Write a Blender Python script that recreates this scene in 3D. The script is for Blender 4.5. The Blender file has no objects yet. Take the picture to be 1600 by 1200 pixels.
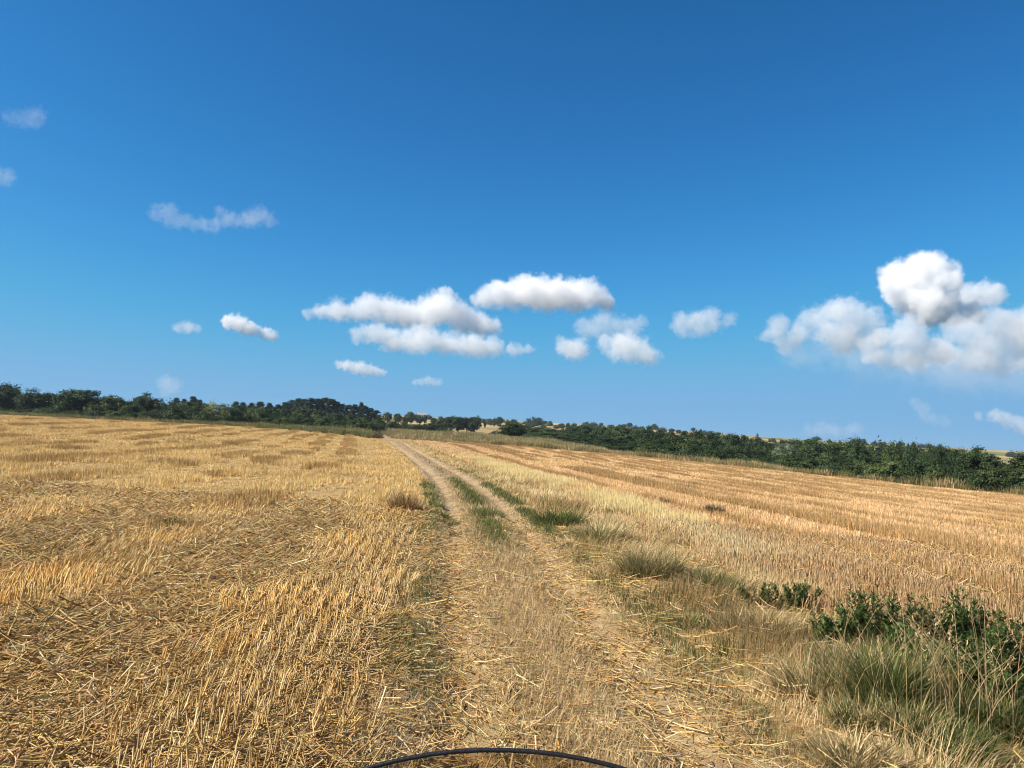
import bpy, bmesh, math, random
import numpy as np
from mathutils import Vector, Matrix

# ------------------------------------------------------------------ scene, camera, sky, sun
scene = bpy.context.scene
COL = scene.collection
RNG = np.random.default_rng(7)
random.seed(7)
EYE = np.array([0.0, 0.0, 1.6])
PITCH, ROLL = math.radians(4.29), math.radians(1.8)
cam_data = bpy.data.cameras.new('camera')
cam_data.sensor_width = 36.0
cam_data.lens = 27.0
cam_data.clip_start = 0.05
cam_data.clip_end = 30000.0
cam = bpy.data.objects.new('camera', cam_data)
COL.objects.link(cam)
CAM_R = Matrix.Rotation(math.pi / 2 + PITCH, 4, 'X') @ Matrix.Rotation(ROLL, 4, 'Z')
cam.matrix_world = Matrix.Translation(EYE.tolist()) @ CAM_R
scene.camera = cam

SUN_EL, SUN_AZ = math.radians(44), math.radians(108)      # azimuth counted to the side of the view direction, behind it
sun_dir = Vector((-math.sin(SUN_AZ) * math.cos(SUN_EL), math.cos(SUN_AZ) * math.cos(SUN_EL), math.sin(SUN_EL)))
sun_data = bpy.data.lights.new('sun', 'SUN')
sun_data.energy = 5.0
sun_data.angle = math.radians(0.53)
sun_data.color = (1.0, 0.91, 0.78)
sun = bpy.data.objects.new('sun', sun_data)
sun.rotation_euler = sun_dir.to_track_quat('Z', 'Y').to_euler()
COL.objects.link(sun)

world = bpy.data.worlds.new('World')
scene.world = world
world.use_nodes = True
wn, wl = world.node_tree.nodes, world.node_tree.links
wn.clear()
w_out = wn.new('ShaderNodeOutputWorld')
w_bg = wn.new('ShaderNodeBackground')
w_sky = wn.new('ShaderNodeTexSky')
w_sky.sky_type = 'NISHITA'
w_sky.sun_disc = False
w_sky.sun_elevation = SUN_EL
w_sky.sun_rotation = math.atan2(sun_dir.x, sun_dir.y)
w_sky.altitude = 0.0
w_sky.air_density = 1.0
w_sky.dust_density = 0.0
w_sky.ozone_density = 10.0
w_bg.inputs['Strength'].default_value = 0.11
w_sep, w_com = wn.new('ShaderNodeSeparateColor'), wn.new('ShaderNodeCombineColor')    # the phone's saturated rendering of blue, the same over the whole sky
wl.new(w_sky.outputs['Color'], w_sep.inputs[0])
for k, (gain, power, cap, knee) in enumerate(((0.2106, 1.7, 1.013, 0.972), (0.5103, 1.3, 2.390, 1.620), (0.545, 1.2, 4.008, 1.620))):
    w_p, w_g, w_m = wn.new('ShaderNodeMath'), wn.new('ShaderNodeMath'), wn.new('ShaderNodeMath')
    w_p.operation, w_g.operation, w_m.operation = 'POWER', 'MULTIPLY', 'SMOOTH_MIN'
    w_p.inputs[1].default_value, w_g.inputs[1].default_value, w_m.inputs[1].default_value, w_m.inputs[2].default_value = power, gain, cap, knee
    wl.new(w_sep.outputs[k], w_p.inputs[0]); wl.new(w_p.outputs[0], w_g.inputs[0]); wl.new(w_g.outputs[0], w_m.inputs[0]); wl.new(w_m.outputs[0], w_com.inputs[k])
wl.new(w_com.outputs[0], w_bg.inputs['Color'])
wl.new(w_bg.outputs['Background'], w_out.inputs['Surface'])

scene.view_settings.view_transform = 'Standard'
scene.view_settings.look = 'None'
scene.view_settings.exposure = 0.75
scene.view_settings.gamma = 1.0
scene.view_settings.use_curve_mapping = False
cy = scene.cycles
cy.max_bounces = 16
cy.diffuse_bounces = 3
cy.glossy_bounces = 3
cy.transmission_bounces = 6
cy.transparent_max_bounces = 8
cy.volume_bounces = 14
cy.volume_step_rate = 1.0
cy.use_denoising = True
try:
    cy.denoiser = 'OPENIMAGEDENOISE'
except Exception:
    pass
cy.use_adaptive_sampling = False
cy.sample_clamp_indirect = 6.0
cy.filter_width = 1.1


def ray(px, py):
    d = CAM_R.to_3x3() @ Vector(((px - 800) / 1200, -(py - 600) / 1200, -1.0))
    return np.array(d) / d.y          # scaled to one metre of forward depth


# ------------------------------------------------------------------ helpers
def tag(o, label=None, category=None, group=None, kind=None):
    if label: o['label'] = label
    if category: o['category'] = category
    if group: o['group'] = group
    if kind: o['kind'] = kind
    return o


def smooth(a, b, x):
    t = np.clip((x - a) / (b - a), 0, 1)
    return t * t * (3 - 2 * t)


def _hash(ix, iy, seed):
    h = (ix.astype(np.int64) * 374761393 + iy.astype(np.int64) * 668265263 + seed * 1442695041) & 0xFFFFFFFF
    h = ((h ^ (h >> 13)) * 1274126177) & 0xFFFFFFFF
    return ((h ^ (h >> 16)) & 0xFFFFFF) / float(0xFFFFFF)


def noise(x, y, scale, seed=0, octaves=3):
    """value noise, 0..1, features about `scale` metres wide"""
    x, y = np.asarray(x, float) / scale, np.asarray(y, float) / scale
    tot, amp, s = 0.0, 1.0, 0.0
    for o in range(octaves):
        ix, iy = np.floor(x), np.floor(y)
        fx, fy = x - ix, y - iy
        fx, fy = fx * fx * (3 - 2 * fx), fy * fy * (3 - 2 * fy)
        a, b = _hash(ix, iy, seed + o), _hash(ix + 1, iy, seed + o)
        c, d = _hash(ix, iy + 1, seed + o), _hash(ix + 1, iy + 1, seed + o)
        tot = tot + amp * ((a * (1 - fx) + b * fx) * (1 - fy) + (c * (1 - fx) + d * fx) * fy)
        s += amp
        amp *= 0.5
        x, y = x * 2.03 + 17.1, y * 2.03 + 9.7
    return tot / s


def mesh_np(name, verts, faces, mat=None, col=None, smooth_shade=False):
    """mesh from numpy arrays; faces is an (n,k) array or a list of such arrays; col is per-vertex RGB"""
    if not isinstance(faces, list):
        faces = [faces]
    me = bpy.data.meshes.new(name)
    verts = np.asarray(verts, np.float32)
    me.vertices.add(len(verts))
    me.vertices.foreach_set('co', verts.ravel())
    loops = np.concatenate([f.ravel() for f in faces]).astype(np.int32)
    counts = np.concatenate([np.full(len(f), f.shape[1]) for f in faces]).astype(np.int32)
    me.loops.add(len(loops))
    me.loops.foreach_set('vertex_index', loops)
    me.polygons.add(len(counts))
    me.polygons.foreach_set('loop_start', np.concatenate([[0], np.cumsum(counts)[:-1]]).astype(np.int32))
    me.polygons.foreach_set('loop_total', counts)
    if smooth_shade:
        me.polygons.foreach_set('use_smooth', np.ones(len(counts), bool))
    if col is not None:
        a = me.attributes.new('col', 'FLOAT_COLOR', 'POINT')
        rgba = np.ones((len(verts), 4), np.float32)
        rgba[:, :3] = col
        a.data.foreach_set('color', rgba.ravel())
    me.update(calc_edges=True)
    if mat is not None:
        me.materials.append(mat)
    return me


def link(name, me, parent=None, loc=None):
    o = bpy.data.objects.new(name, me)
    if loc is not None:
        o.location = [float(v) for v in loc]
    if parent is not None:
        o.parent = parent
    COL.objects.link(o)
    return o


def empty(name, loc, rz=0.0):
    o = bpy.data.objects.new(name, None)
    o.empty_display_size = 0.3
    o.location = [float(v) for v in loc]
    o.rotation_euler = (0, 0, rz)
    COL.objects.link(o)
    return o


def new_mat(name):
    m = bpy.data.materials.new(name)
    m.use_nodes = True
    n, l = m.node_tree.nodes, m.node_tree.links
    b = n.get('Principled BSDF')
    return m, n, l, b


def plain(name, col, rough=0.6, metal=0.0, spec=0.4, bump=0.0, bscale=60.0):
    m, n, l, b = new_mat(name)
    noi = n.new('ShaderNodeTexNoise'); noi.inputs['Scale'].default_value = bscale
    tc = n.new('ShaderNodeTexCoord'); l.new(tc.outputs['Object'], noi.inputs['Vector'])
    mx = n.new('ShaderNodeMixRGB'); mx.inputs['Color1'].default_value = (*[c * 0.85 for c in col], 1); mx.inputs['Color2'].default_value = (*[min(1, c * 1.15) for c in col], 1)
    l.new(noi.outputs['Fac'], mx.inputs['Fac']); l.new(mx.outputs['Color'], b.inputs['Base Color'])
    b.inputs['Roughness'].default_value = rough; b.inputs['Metallic'].default_value = metal; b.inputs['Specular IOR Level'].default_value = spec
    if bump:
        bp = n.new('ShaderNodeBump'); bp.inputs['Strength'].default_value = bump; bp.inputs['Distance'].default_value = 0.02
        l.new(noi.outputs['Fac'], bp.inputs['Height']); l.new(bp.outputs['Normal'], b.inputs['Normal'])
    return m


def blade_mat(name, rough=0.55, spec=0.25, translucent=0.2, vary=0.25, patch=9.0):
    """plant matter: colour from the mesh's own 'col' attribute, a little light passing through, slow drift of tone over the ground"""
    m, n, l, b = new_mat(name)
    at = n.new('ShaderNodeAttribute'); at.attribute_name = 'col'
    geo = n.new('ShaderNodeNewGeometry')
    noi = n.new('ShaderNodeTexNoise'); noi.inputs['Scale'].default_value = 1.0 / patch; noi.inputs['Detail'].default_value = 3
    l.new(geo.outputs['Position'], noi.inputs['Vector'])
    oi = n.new('ShaderNodeObjectInfo')
    add = n.new('ShaderNodeMath'); add.operation = 'ADD'
    l.new(noi.outputs['Fac'], add.inputs[0])
    sc_ = n.new('ShaderNodeMath'); sc_.operation = 'MULTIPLY'; sc_.inputs[1].default_value = 0.35
    l.new(oi.outputs['Random'], sc_.inputs[0]); l.new(sc_.outputs[0], add.inputs[1])
    mr = n.new('ShaderNodeMapRange')
    mr.inputs['From Min'].default_value = 0.3; mr.inputs['From Max'].default_value = 1.05
    mr.inputs['To Min'].default_value = 1 - vary; mr.inputs['To Max'].default_value = 1 + vary
    l.new(add.outputs[0], mr.inputs['Value'])
    mul = n.new('ShaderNodeVectorMath'); mul.operation = 'SCALE'
    l.new(at.outputs['Color'], mul.inputs[0]); l.new(mr.outputs['Result'], mul.inputs['Scale'])
    l.new(mul.outputs['Vector'], b.inputs['Base Color'])
    b.inputs['Roughness'].default_value = rough
    b.inputs['Specular IOR Level'].default_value = spec
    tr = n.new('ShaderNodeBsdfTranslucent'); l.new(mul.outputs['Vector'], tr.inputs['Color'])
    mix = n.new('ShaderNodeMixShader'); mix.inputs[0].default_value = translucent
    out = n.get('Material Output')
    l.new(b.outputs[0], mix.inputs[1]); l.new(tr.outputs[0], mix.inputs[2]); l.new(mix.outputs[0], out.inputs['Surface'])
    return m


# ------------------------------------------------------------------ terrain
TRACK_Y = np.array([-20, 0, 6.2, 12, 19, 27, 36, 48, 60, 77, 93, 108, 140.])
TRACK_X = np.array([2.2, 0.75, 0.27, -0.17, -0.72, -1.75, -3.1, -5.2, -7.4, -10.9, -14.1, -17.3, -24.5])
_ty = np.linspace(-20, 140, 641)
_tx = np.interp(_ty, TRACK_Y, TRACK_X)
for _ in range(250):
    _tx[1:-1] = (_tx[:-2] + 2 * _tx[1:-1] + _tx[2:]) / 4


def track_x(y):
    return np.interp(np.clip(y, -20, 140), _ty, _tx) + np.where(y > 140, (y - 140) * -0.2, 0)


def lateral(x, y):
    return (x - track_x(y)) * 0.985


FAR_T = np.array([-1.2, -0.67, -0.4, -0.17, 0, 0.17, 0.33, 0.46, 0.64, 1.2])
FAR_D = np.log(np.array([90, 110, 140, 180, 250, 350, 500, 700, 900, 1400, 2600, 9000.]))
FAR_Z = np.array([
    [4.2, 4.5, 4.5, 4.5, 5, 6, 9, 15, 20, 18, 5, -60],
    [2.7, 3.2, 3.4, 3.4, 3.6, 5, 8, 14, 20, 18, 5, -60],
    [1.9, 2.5, 2.9, 3.0, 3.2, 5, 9, 16, 22, 20, 5, -60],
    [0.7, 1.2, 2.1, 3.0, 4.2, 7, 12, 20, 28.5, 26, 8, -60],
    [0.6, 1.2, 2.2, 3.2, 4.0, 6, 11, 19, 28, 26, 8, -60],
    [-0.2, 0.2, 0.4, 0.4, 0.2, 1.5, 6, 14, 22.5, 21, 6, -60],
    [-1.2, -2.0, -2.8, -3.5, -4, -3, 1, 8, 16.5, 15, 4, -60],
    [-2.1, -3.2, -4.5, -6, -7, -6, -2, 6, 14, 13, 3, -60],
    [-3.4, -4.5, -6, -8, -9, -8, -4, 2.5, 9, 9, 2, -60],
    [-4.5, -6, -8, -10, -11, -10, -6, 1, 8, 8, 2, -60]])
_ft, _fd = np.linspace(-1.2, 1.2, 121), np.linspace(FAR_D[0], FAR_D[-1], 181)
_tab = np.array([[0.0]])
_cols = np.array([np.interp(_fd, FAR_D, FAR_Z[i]) for i in range(len(FAR_T))])
_tab = np.array([np.interp(_ft, FAR_T, _cols[:, j]) for j in range(len(_fd))]).T
for _ in range(30):
    _tab[1:-1] = (_tab[:-2] + 2 * _tab[1:-1] + _tab[2:]) / 4
for _ in range(6):
    _tab[:, 1:-1] = (_tab[:, :-2] + 2 * _tab[:, 1:-1] + _tab[:, 2:]) / 4


def z_far(x, y):
    r = np.hypot(x, y)
    d = np.maximum(y, 0.75 * r)
    t = np.clip(x / np.maximum(y, 0.35 * r + 1e-6), -1.2, 1.2)
    u = (t + 1.2) / 2.4 * 120
    v = (np.log(np.maximum(d, 91)) - _fd[0]) / (_fd[-1] - _fd[0]) * 180
    iu, iv = np.clip(u.astype(int), 0, 119), np.clip(v.astype(int), 0, 179)
    fu, fv = u - iu, np.clip(v - iv, 0, 1)
    return (_tab[iu, iv] * (1 - fu) + _tab[iu + 1, iv] * fu) * (1 - fv) + (_tab[iu, iv + 1] * (1 - fu) + _tab[iu + 1, iv + 1] * fu) * fv


def height(x, y):
    x, y = np.asarray(x, float), np.asarray(y, float)
    l = lateral(x, y)
    f = 1.1 * smooth(40, 115, y)
    s = 3.0
    sp = np.logaddexp(0, x / s) * s                 # soft ramp to the low side
    sn = np.logaddexp(0, -x / s) * s
    zn = f - 0.05 * sp + 0.026 * sn + 0.05 * 2.08 - 0.026 * 2.08
    w = smooth(88, 112, np.maximum(y, 0.75 * np.hypot(x, y)))
    z = zn * (1 - w) + z_far(x, y) * w
    near = 1 - smooth(60, 130, np.hypot(x, y))
    # the two wheel ruts, the hump between them and the slightly raised verge
    z = z + near * (-0.09 * np.exp(-((np.abs(l) - 0.66) / 0.2) ** 2) - 0.03 * np.exp(-(l / 1.3) ** 4) + 0.05 * np.exp(-((l - 2.3) / 0.8) ** 2))
    z = z + near * 0.05 * (noise(x, y, 1.7, 3, 3) - 0.5) + (1 - near) * 0.6 * (noise(x, y, 40, 5, 3) - 0.5)
    return z


def ground_at(px, py, dmin=2.5, dmax=1500):
    """first hit of the ray through a photograph pixel with the terrain"""
    r = ray(px, py)
    d = np.geomspace(dmin, dmax, 3000)
    P = EYE[None] + r[None] * d[:, None]
    below = P[:, 2] < height(P[:, 0], P[:, 1])
    i = int(np.argmax(below)) if below.any() else -1
    return np.array([P[i, 0], P[i, 1], float(height(P[i, 0], P[i, 1]))])


def at_depth(px, depth):
    """ground point under a photograph column at a forward depth"""
    x = ray(px, 690)[0] * depth
    return np.array([x, depth, float(height(x, depth))])


def top_height(px, py, depth):
    return float((EYE + ray(px, py) * depth)[2])


# outline of the two stubble fields in plan
EDGE_T = np.array([-1.6, -0.85, -0.67, -0.41, -0.264, -0.164])
EDGE_LEFT = np.array([112, 126, 130, 140, 125, 111.])
EDGE_TR = np.array([-0.164, -0.1, 0.0, 0.095, 0.33, 0.425, 0.67, 1.0, 1.6])
EDGE_RIGHT = np.array([116, 113, 110, 105, 85, 80, 70, 58, 45.])


def field_edge(x, y):
    """signed distance-like value: positive inside the fields (near side of the far edge)"""
    t = x / np.maximum(y, 1e-3)
    e = np.where(t < -0.164, np.interp(t, EDGE_T, EDGE_LEFT), np.interp(t, EDGE_TR, EDGE_RIGHT))
    e = e + 3.0 * (noise(x, y, 14, 61, 2) - 0.5)
    return np.where(y > 0, e - y, 50.0)


def build_ground():
    rings = np.concatenate([[0.4], 0.4 * 1.045 ** np.arange(1, 203)])
    na = 800
    # finer angular steps across the view, coarser behind
    a = np.linspace(-1, 1, na, endpoint=False)
    ang = math.pi * (0.45 * a + 0.55 * a ** 3)
    R, A = np.meshgrid(rings, ang, indexing='ij')
    X, Y = R * np.sin(A), R * np.cos(A)
    X, Y = np.concatenate([[0.0], X.ravel()]), np.concatenate([[0.0], Y.ravel()])
    Z = height(X, Y)
    nr = len(rings)
    i, j = np.meshgrid(np.arange(nr - 1), np.arange(na), indexing='ij')
    j2 = (j + 1) % na
    q = np.stack([1 + i * na + j, 1 + i * na + j2, 1 + (i + 1) * na + j2, 1 + (i + 1) * na + j], -1).reshape(-1, 4)
    jj = np.arange(na)
    tri = np.stack([np.zeros(na, int), 1 + (jj + 1) % na, 1 + jj], -1)
    q = q[:, ::-1]
    inside = smooth(-3, 3, field_edge(X, Y))
    far = smooth(140, 330, np.hypot(X, Y))
    col = np.stack([inside, far, np.clip(noise(X, Y, 60, 9, 2), 0, 1)], -1)
    m, n, l, b = new_mat('earth')
    at = n.new('ShaderNodeAttribute'); at.attribute_name = 'col'
    sep = n.new('ShaderNodeSeparateColor'); l.new(at.outputs['Color'], sep.inputs[0])
    geo = n.new('ShaderNodeNewGeometry')

    def tex(scale, detail=6, vec=None, rough=0.6):
        t = n.new('ShaderNodeTexNoise'); t.inputs['Scale'].default_value = scale; t.inputs['Detail'].default_value = detail; t.inputs['Roughness'].default_value = rough
        l.new(vec or geo.outputs['Position'], t.inputs['Vector'])
        return t.outputs['Fac']

    def ramp(fac, stops):
        r = n.new('ShaderNodeValToRGB')
        el = r.color_ramp.elements
        el[0].position, el[0].color = stops[0][0], (*stops[0][1], 1)
        el[1].position, el[1].color = stops[-1][0], (*stops[-1][1], 1)
        for p, c in stops[1:-1]:
            e = el.new(p); e.color = (*c, 1)
        l.new(fac, r.inputs[0])
        return r.outputs[0]

    def mix(f, a_, b_):
        x = n.new('ShaderNodeMixRGB'); l.new(f, x.inputs[0]); l.new(a_, x.inputs[1]); l.new(b_, x.inputs[2])
        return x.outputs[0]
    soil = ramp(tex(9.0, 8, None, 0.7), [(0.3, (0.20, 0.13, 0.055)), (0.5, (0.37, 0.25, 0.105)), (0.7, (0.52, 0.37, 0.16))])
    rough_grass = ramp(tex(0.7, 6), [(0.32, (0.10, 0.10, 0.035)), (0.5, (0.22, 0.17, 0.07)), (0.68, (0.33, 0.25, 0.11))])
    near_c = mix(sep.outputs[0], rough_grass, soil)
    # patchwork of far fields, long strips lying across the slope
    mp = n.new('ShaderNodeMapping'); mp.inputs['Scale'].default_value = (0.0042, 0.0125, 0.0); mp.inputs['Rotation'].default_value = (0, 0, 0.12)
    l.new(geo.outputs['Position'], mp.inputs['Vector'])
    vo = n.new('ShaderNodeTexVoronoi'); vo.inputs['Scale'].default_value = 1.0; vo.inputs['Randomness'].default_value = 0.85
    l.new(mp.outputs['Vector'], vo.inputs['Vector'])
    vs = n.new('ShaderNodeSeparateColor'); l.new(vo.outputs['Color'], vs.inputs[0])
    fields = n.new('ShaderNodeValToRGB'); fields.color_ramp.interpolation = 'CONSTANT'
    el = fields.color_ramp.elements
    el[0].position, el[0].color = 0.0, (0.36, 0.26, 0.12, 1)
    el[1].position, el[1].color = 0.28, (0.16, 0.17, 0.06, 1)
    for p, c in ((0.45, (0.42, 0.30, 0.14)), (0.62, (0.25, 0.21, 0.09)), (0.76, (0.08, 0.13, 0.035)), (0.86, (0.38, 0.27, 0.13))):
        e = el.new(p); e.color = (*c, 1)
    l.new(vs.outputs[0], fields.inputs[0])
    drift = ramp(tex(0.05, 5), [(0.35, (0.75, 0.75, 0.75)), (0.65, (1.15, 1.15, 1.15))])
    fm = n.new('ShaderNodeMixRGB'); fm.blend_type = 'MULTIPLY'; fm.inputs[0].default_value = 1
    l.new(fields.outputs[0], fm.inputs[1]); l.new(drift, fm.inputs[2])
    l.new(mix(sep.outputs[1], near_c, fm.outputs[0]), b.inputs['Base Color'])
    b.inputs['Roughness'].default_value = 0.95; b.inputs['Specular IOR Level'].default_value = 0.1
    bp = n.new('ShaderNodeBump'); bp.inputs['Strength'].default_value = 0.8; bp.inputs['Distance'].default_value = 0.05
    l.new(tex(14.0, 8, None, 0.7), bp.inputs['Height']); l.new(bp.outputs[0], b.inputs['Normal'])
    o = link('ground', mesh_np('ground', np.stack([X, Y, Z], -1), [q, tri[:, ::-1]], m, col, True))
    tag(o, kind='structure')


def build_track():
    s = np.concatenate([np.arange(-12, 30, 0.16), np.arange(30, 135, 0.5)])
    l_ = np.linspace(-1.25, 1.25, 41)
    S, Lq = np.meshgrid(s, l_, indexing='ij')
    wob = 0.12 * (noise(S, S * 0 + 3, 2.5, 21) - 0.5) * np.sign(Lq)
    X = track_x(S) + (Lq + wob * (np.abs(Lq) > 0.9)) / 0.985
    Z = height(X, S) + 0.014 - 0.03 * smooth(1.0, 1.25, np.abs(Lq))
    Z += 0.02 * (noise(X, S, 0.35, 31, 3) - 0.5)
    ns, nl = S.shape
    i, j = np.meshgrid(np.arange(ns - 1), np.arange(nl - 1), indexing='ij')
    q = np.stack([i * nl + j, i * nl + j + 1, (i + 1) * nl + j + 1, (i + 1) * nl + j], -1).reshape(-1, 4)
    rut = np.exp(-((np.abs(Lq) - 0.66) / 0.28) ** 2)
    col = np.stack([rut, smooth(14, 40, S), rut * 0], -1).reshape(-1, 3)
    m, n, l, b = new_mat('packed_earth')
    at = n.new('ShaderNodeAttribute'); at.attribute_name = 'col'
    sep = n.new('ShaderNodeSeparateColor'); l.new(at.outputs['Color'], sep.inputs[0])
    geo = n.new('ShaderNodeNewGeometry')
    t1 = n.new('ShaderNodeTexNoise'); t1.inputs['Scale'].default_value = 7; t1.inputs['Detail'].default_value = 9; t1.inputs['Roughness'].default_value = 0.7
    t2 = n.new('ShaderNodeTexNoise'); t2.inputs['Scale'].default_value = 1.1; t2.inputs['Detail'].default_value = 4
    for t in (t1, t2): l.new(geo.outputs['Position'], t.inputs['Vector'])
    r1 = n.new('ShaderNodeValToRGB'); e = r1.color_ramp.elements
    e[0].position, e[0].color = 0.3, (0.20, 0.145, 0.085, 1); e[1].position, e[1].color = 0.72, (0.46, 0.355, 0.22, 1)
    l.new(t1.outputs['Fac'], r1.inputs[0])
    r2 = n.new('ShaderNodeValToRGB'); e = r2.color_ramp.elements
    e[0].position, e[0].color = 0.3, (0.17, 0.13, 0.06, 1); e[1].position, e[1].color = 0.7, (0.36, 0.28, 0.13, 1)
    l.new(t1.outputs['Fac'], r2.inputs[0])
    mx = n.new('ShaderNodeMixRGB')
    ad = n.new('ShaderNodeMath'); ad.operation = 'MULTIPLY_ADD'; ad.inputs[1].default_value = 0.9; ad.use_clamp = True
    l.new(sep.outputs[0], ad.inputs[0]); l.new(sep.outputs[1], ad.inputs[2])
    l.new(ad.outputs[0], mx.inputs[0]); l.new(r2.outputs[0], mx.inputs[1]); l.new(r1.outputs[0], mx.inputs[2])
    r3 = n.new('ShaderNodeValToRGB'); e = r3.color_ramp.elements      # trodden straw and damp patches
    e[0].position, e[0].color = 0.38, (0.78, 0.74, 0.68, 1); e[1].position, e[1].color = 0.62, (1.12, 1.08, 1.0, 1)
    l.new(t2.outputs['Fac'], r3.inputs[0])
    mm = n.new('ShaderNodeMixRGB'); mm.blend_type = 'MULTIPLY'; mm.inputs[0].default_value = 1
    l.new(mx.outputs[0], mm.inputs[1]); l.new(r3.outputs[0], mm.inputs[2])
    l.new(mm.outputs[0], b.inputs['Base Color'])
    b.inputs['Roughness'].default_value = 0.95; b.inputs['Specular IOR Level'].default_value = 0.1
    bp = n.new('ShaderNodeBump'); bp.inputs['Strength'].default_value = 0.9; bp.inputs['Distance'].default_value = 0.03
    l.new(t1.outputs['Fac'], bp.inputs['Height']); l.new(bp.outputs[0], b.inputs['Normal'])
    tag(link('dirt_track', mesh_np('dirt_track', np.stack([X, S, Z], -1).reshape(-1, 3), q, m, col, True)), kind='structure')


build_ground()
build_track()


# ------------------------------------------------------------------ straw, blades, leaves: vectorised builders
def pick(palette, n, rng, jitter=0.12):
    pal = np.array([p[:3] for p in palette]); w = np.array([p[3] for p in palette]); w = w / w.sum()
    c = pal[rng.choice(len(pal), n, p=w)]
    return np.clip(c * (1 + rng.normal(0, jitter, (n, 1))) * (1 + rng.normal(0, jitter * 0.3, (n, 3))), 0.01, 0.9)


def unit(v):
    return v / np.maximum(np.linalg.norm(v, axis=-1, keepdims=True), 1e-9)


def tubes(base, tip, bend, r0, r1, col, rings=2):
    """three-sided straws from base to tip; bend offsets the middle ring"""
    n = len(base)
    d = unit(tip - base)
    ref = np.where(np.abs(d[:, 2:3]) > 0.9, np.array([[1.0, 0, 0]]), np.array([[0, 0, 1.0]]))
    u = unit(np.cross(d, ref)); v = np.cross(d, u)
    ph = np.arange(3) * 2 * math.pi / 3
    ts = np.linspace(0, 1, rings)
    V = np.empty((n, rings, 3, 3))
    for k, t in enumerate(ts):
        c = base + (tip - base) * t + bend * (4 * t * (1 - t))
        r = (r0 * (1 - t) + r1 * t)[:, None, None]
        V[:, k] = c[:, None] + r * (np.cos(ph)[None, :, None] * u[:, None] + np.sin(ph)[None, :, None] * v[:, None])
    idx = []
    for k in range(rings - 1):
        for s in range(3):
            s2 = (s + 1) % 3
            idx.append([k * 3 + s, k * 3 + s2, (k + 1) * 3 + s2, (k + 1) * 3 + s])
    F = (np.arange(n)[:, None, None] * (rings * 3) + np.array(idx)[None]).reshape(-1, 4)
    C = np.repeat(col, rings * 3, axis=0)
    return V.reshape(-1, 3), F, C


def ribbons(base, azim, lean, length, width, droop, col, segs=3, twist=None):
    """tapering blades: start at base, rise leaning towards azim, droop more and more towards the tip"""
    n = len(base)
    h = np.stack([np.cos(azim), np.sin(azim), 0 * azim], -1)
    side0 = np.stack([-np.sin(azim), np.cos(azim), 0 * azim], -1)
    if twist is not None:
        side = side0 * np.cos(twist)[:, None] + h * np.sin(twist)[:, None]
    else:
        side = side0
    V = np.empty((n, segs + 1, 2, 3))
    p = base.copy()
    for k in range(segs + 1):
        t = k / segs
        w = width * (1 - t ** 1.6) * 0.5 + width * 0.03
        V[:, k, 0] = p - side * w[:, None]
        V[:, k, 1] = p + side * w[:, None]
        th = lean + droop * t
        step = length / segs
        p = p + step[:, None] * (np.sin(th)[:, None] * h + np.cos(th)[:, None] * np.array([0, 0, 1.0]))
    idx = np.array([[2 * k, 2 * k + 1, 2 * k + 3, 2 * k + 2] for k in range(segs)])
    F = (np.arange(n)[:, None, None] * (2 * segs + 2) + idx[None]).reshape(-1, 4)
    return V.reshape(-1, 3), F, np.repeat(col, 2 * segs + 2, axis=0)


def join(parts):
    V, F, C, o = [], [], [], 0
    for v, f, c in parts:
        V.append(v); F.append(f + o); C.append(c); o += len(v)
    return np.concatenate(V), np.concatenate(F), np.concatenate(C)


STRAW = [(0.58, 0.375, 0.138, 4), (0.68, 0.475, 0.205, 4), (0.45, 0.275, 0.092, 2.4), (0.76, 0.595, 0.32, 2.2), (0.31, 0.195, 0.082, 1.0)]
STRAW_RIGHT = [(0.57, 0.37, 0.175, 4), (0.66, 0.455, 0.235, 4), (0.46, 0.28, 0.125, 2), (0.75, 0.575, 0.33, 1.4), (0.33, 0.195, 0.09, 0.8)]
STRAW_BROWN = [(0.33, 0.205, 0.08, 4), (0.24, 0.15, 0.06, 2.5), (0.44, 0.29, 0.12, 2)]  # brown of lower stalks, with the shade along swath edges painted in
DRYGRASS = [(0.60, 0.43, 0.225, 4), (0.70, 0.53, 0.30, 3), (0.46, 0.31, 0.145, 2), (0.28, 0.23, 0.10, 0.6)]
GREEN = [(0.11, 0.135, 0.036, 4), (0.17, 0.19, 0.058, 3), (0.26, 0.26, 0.09, 1.6), (0.42, 0.34, 0.16, 0.7), (0.05, 0.075, 0.022, 2.6)]
BROWNGREEN = [(0.30, 0.24, 0.10, 3), (0.20, 0.19, 0.07, 3), (0.42, 0.33, 0.16, 2), (0.10, 0.12, 0.035, 2)]
M_STRAW = blade_mat('straw', 0.6, 0.16, 0.12, 0.22, 6.0)
M_GRASS = blade_mat('grass_blade', 0.6, 0.12, 0.3, 0.2, 2.5)
M_SCRUB = blade_mat('rough_grass', 0.6, 0.2, 0.25, 0.3, 12.0)

NEAR_END = 17.0
TAN = 0.86        # half width of the zone that is planted, a little wider than the picture


def scatter_near(density, y0, y1, rng, lmin=-99, lmax=99, tanw=TAN, pad=1.5):
    """uniform points in the wedge before the camera"""
    W = tanw * y1 + pad
    n = int(density * 2 * W * (y1 - y0))
    x, y = rng.uniform(-W, W, n), rng.uniform(y0, y1, n)
    l = lateral(x, y)
    k = (np.abs(x) < tanw * np.maximum(y, 0) + pad) & (l > lmin) & (l < lmax)
    return x[k], y[k], l[k]


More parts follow.
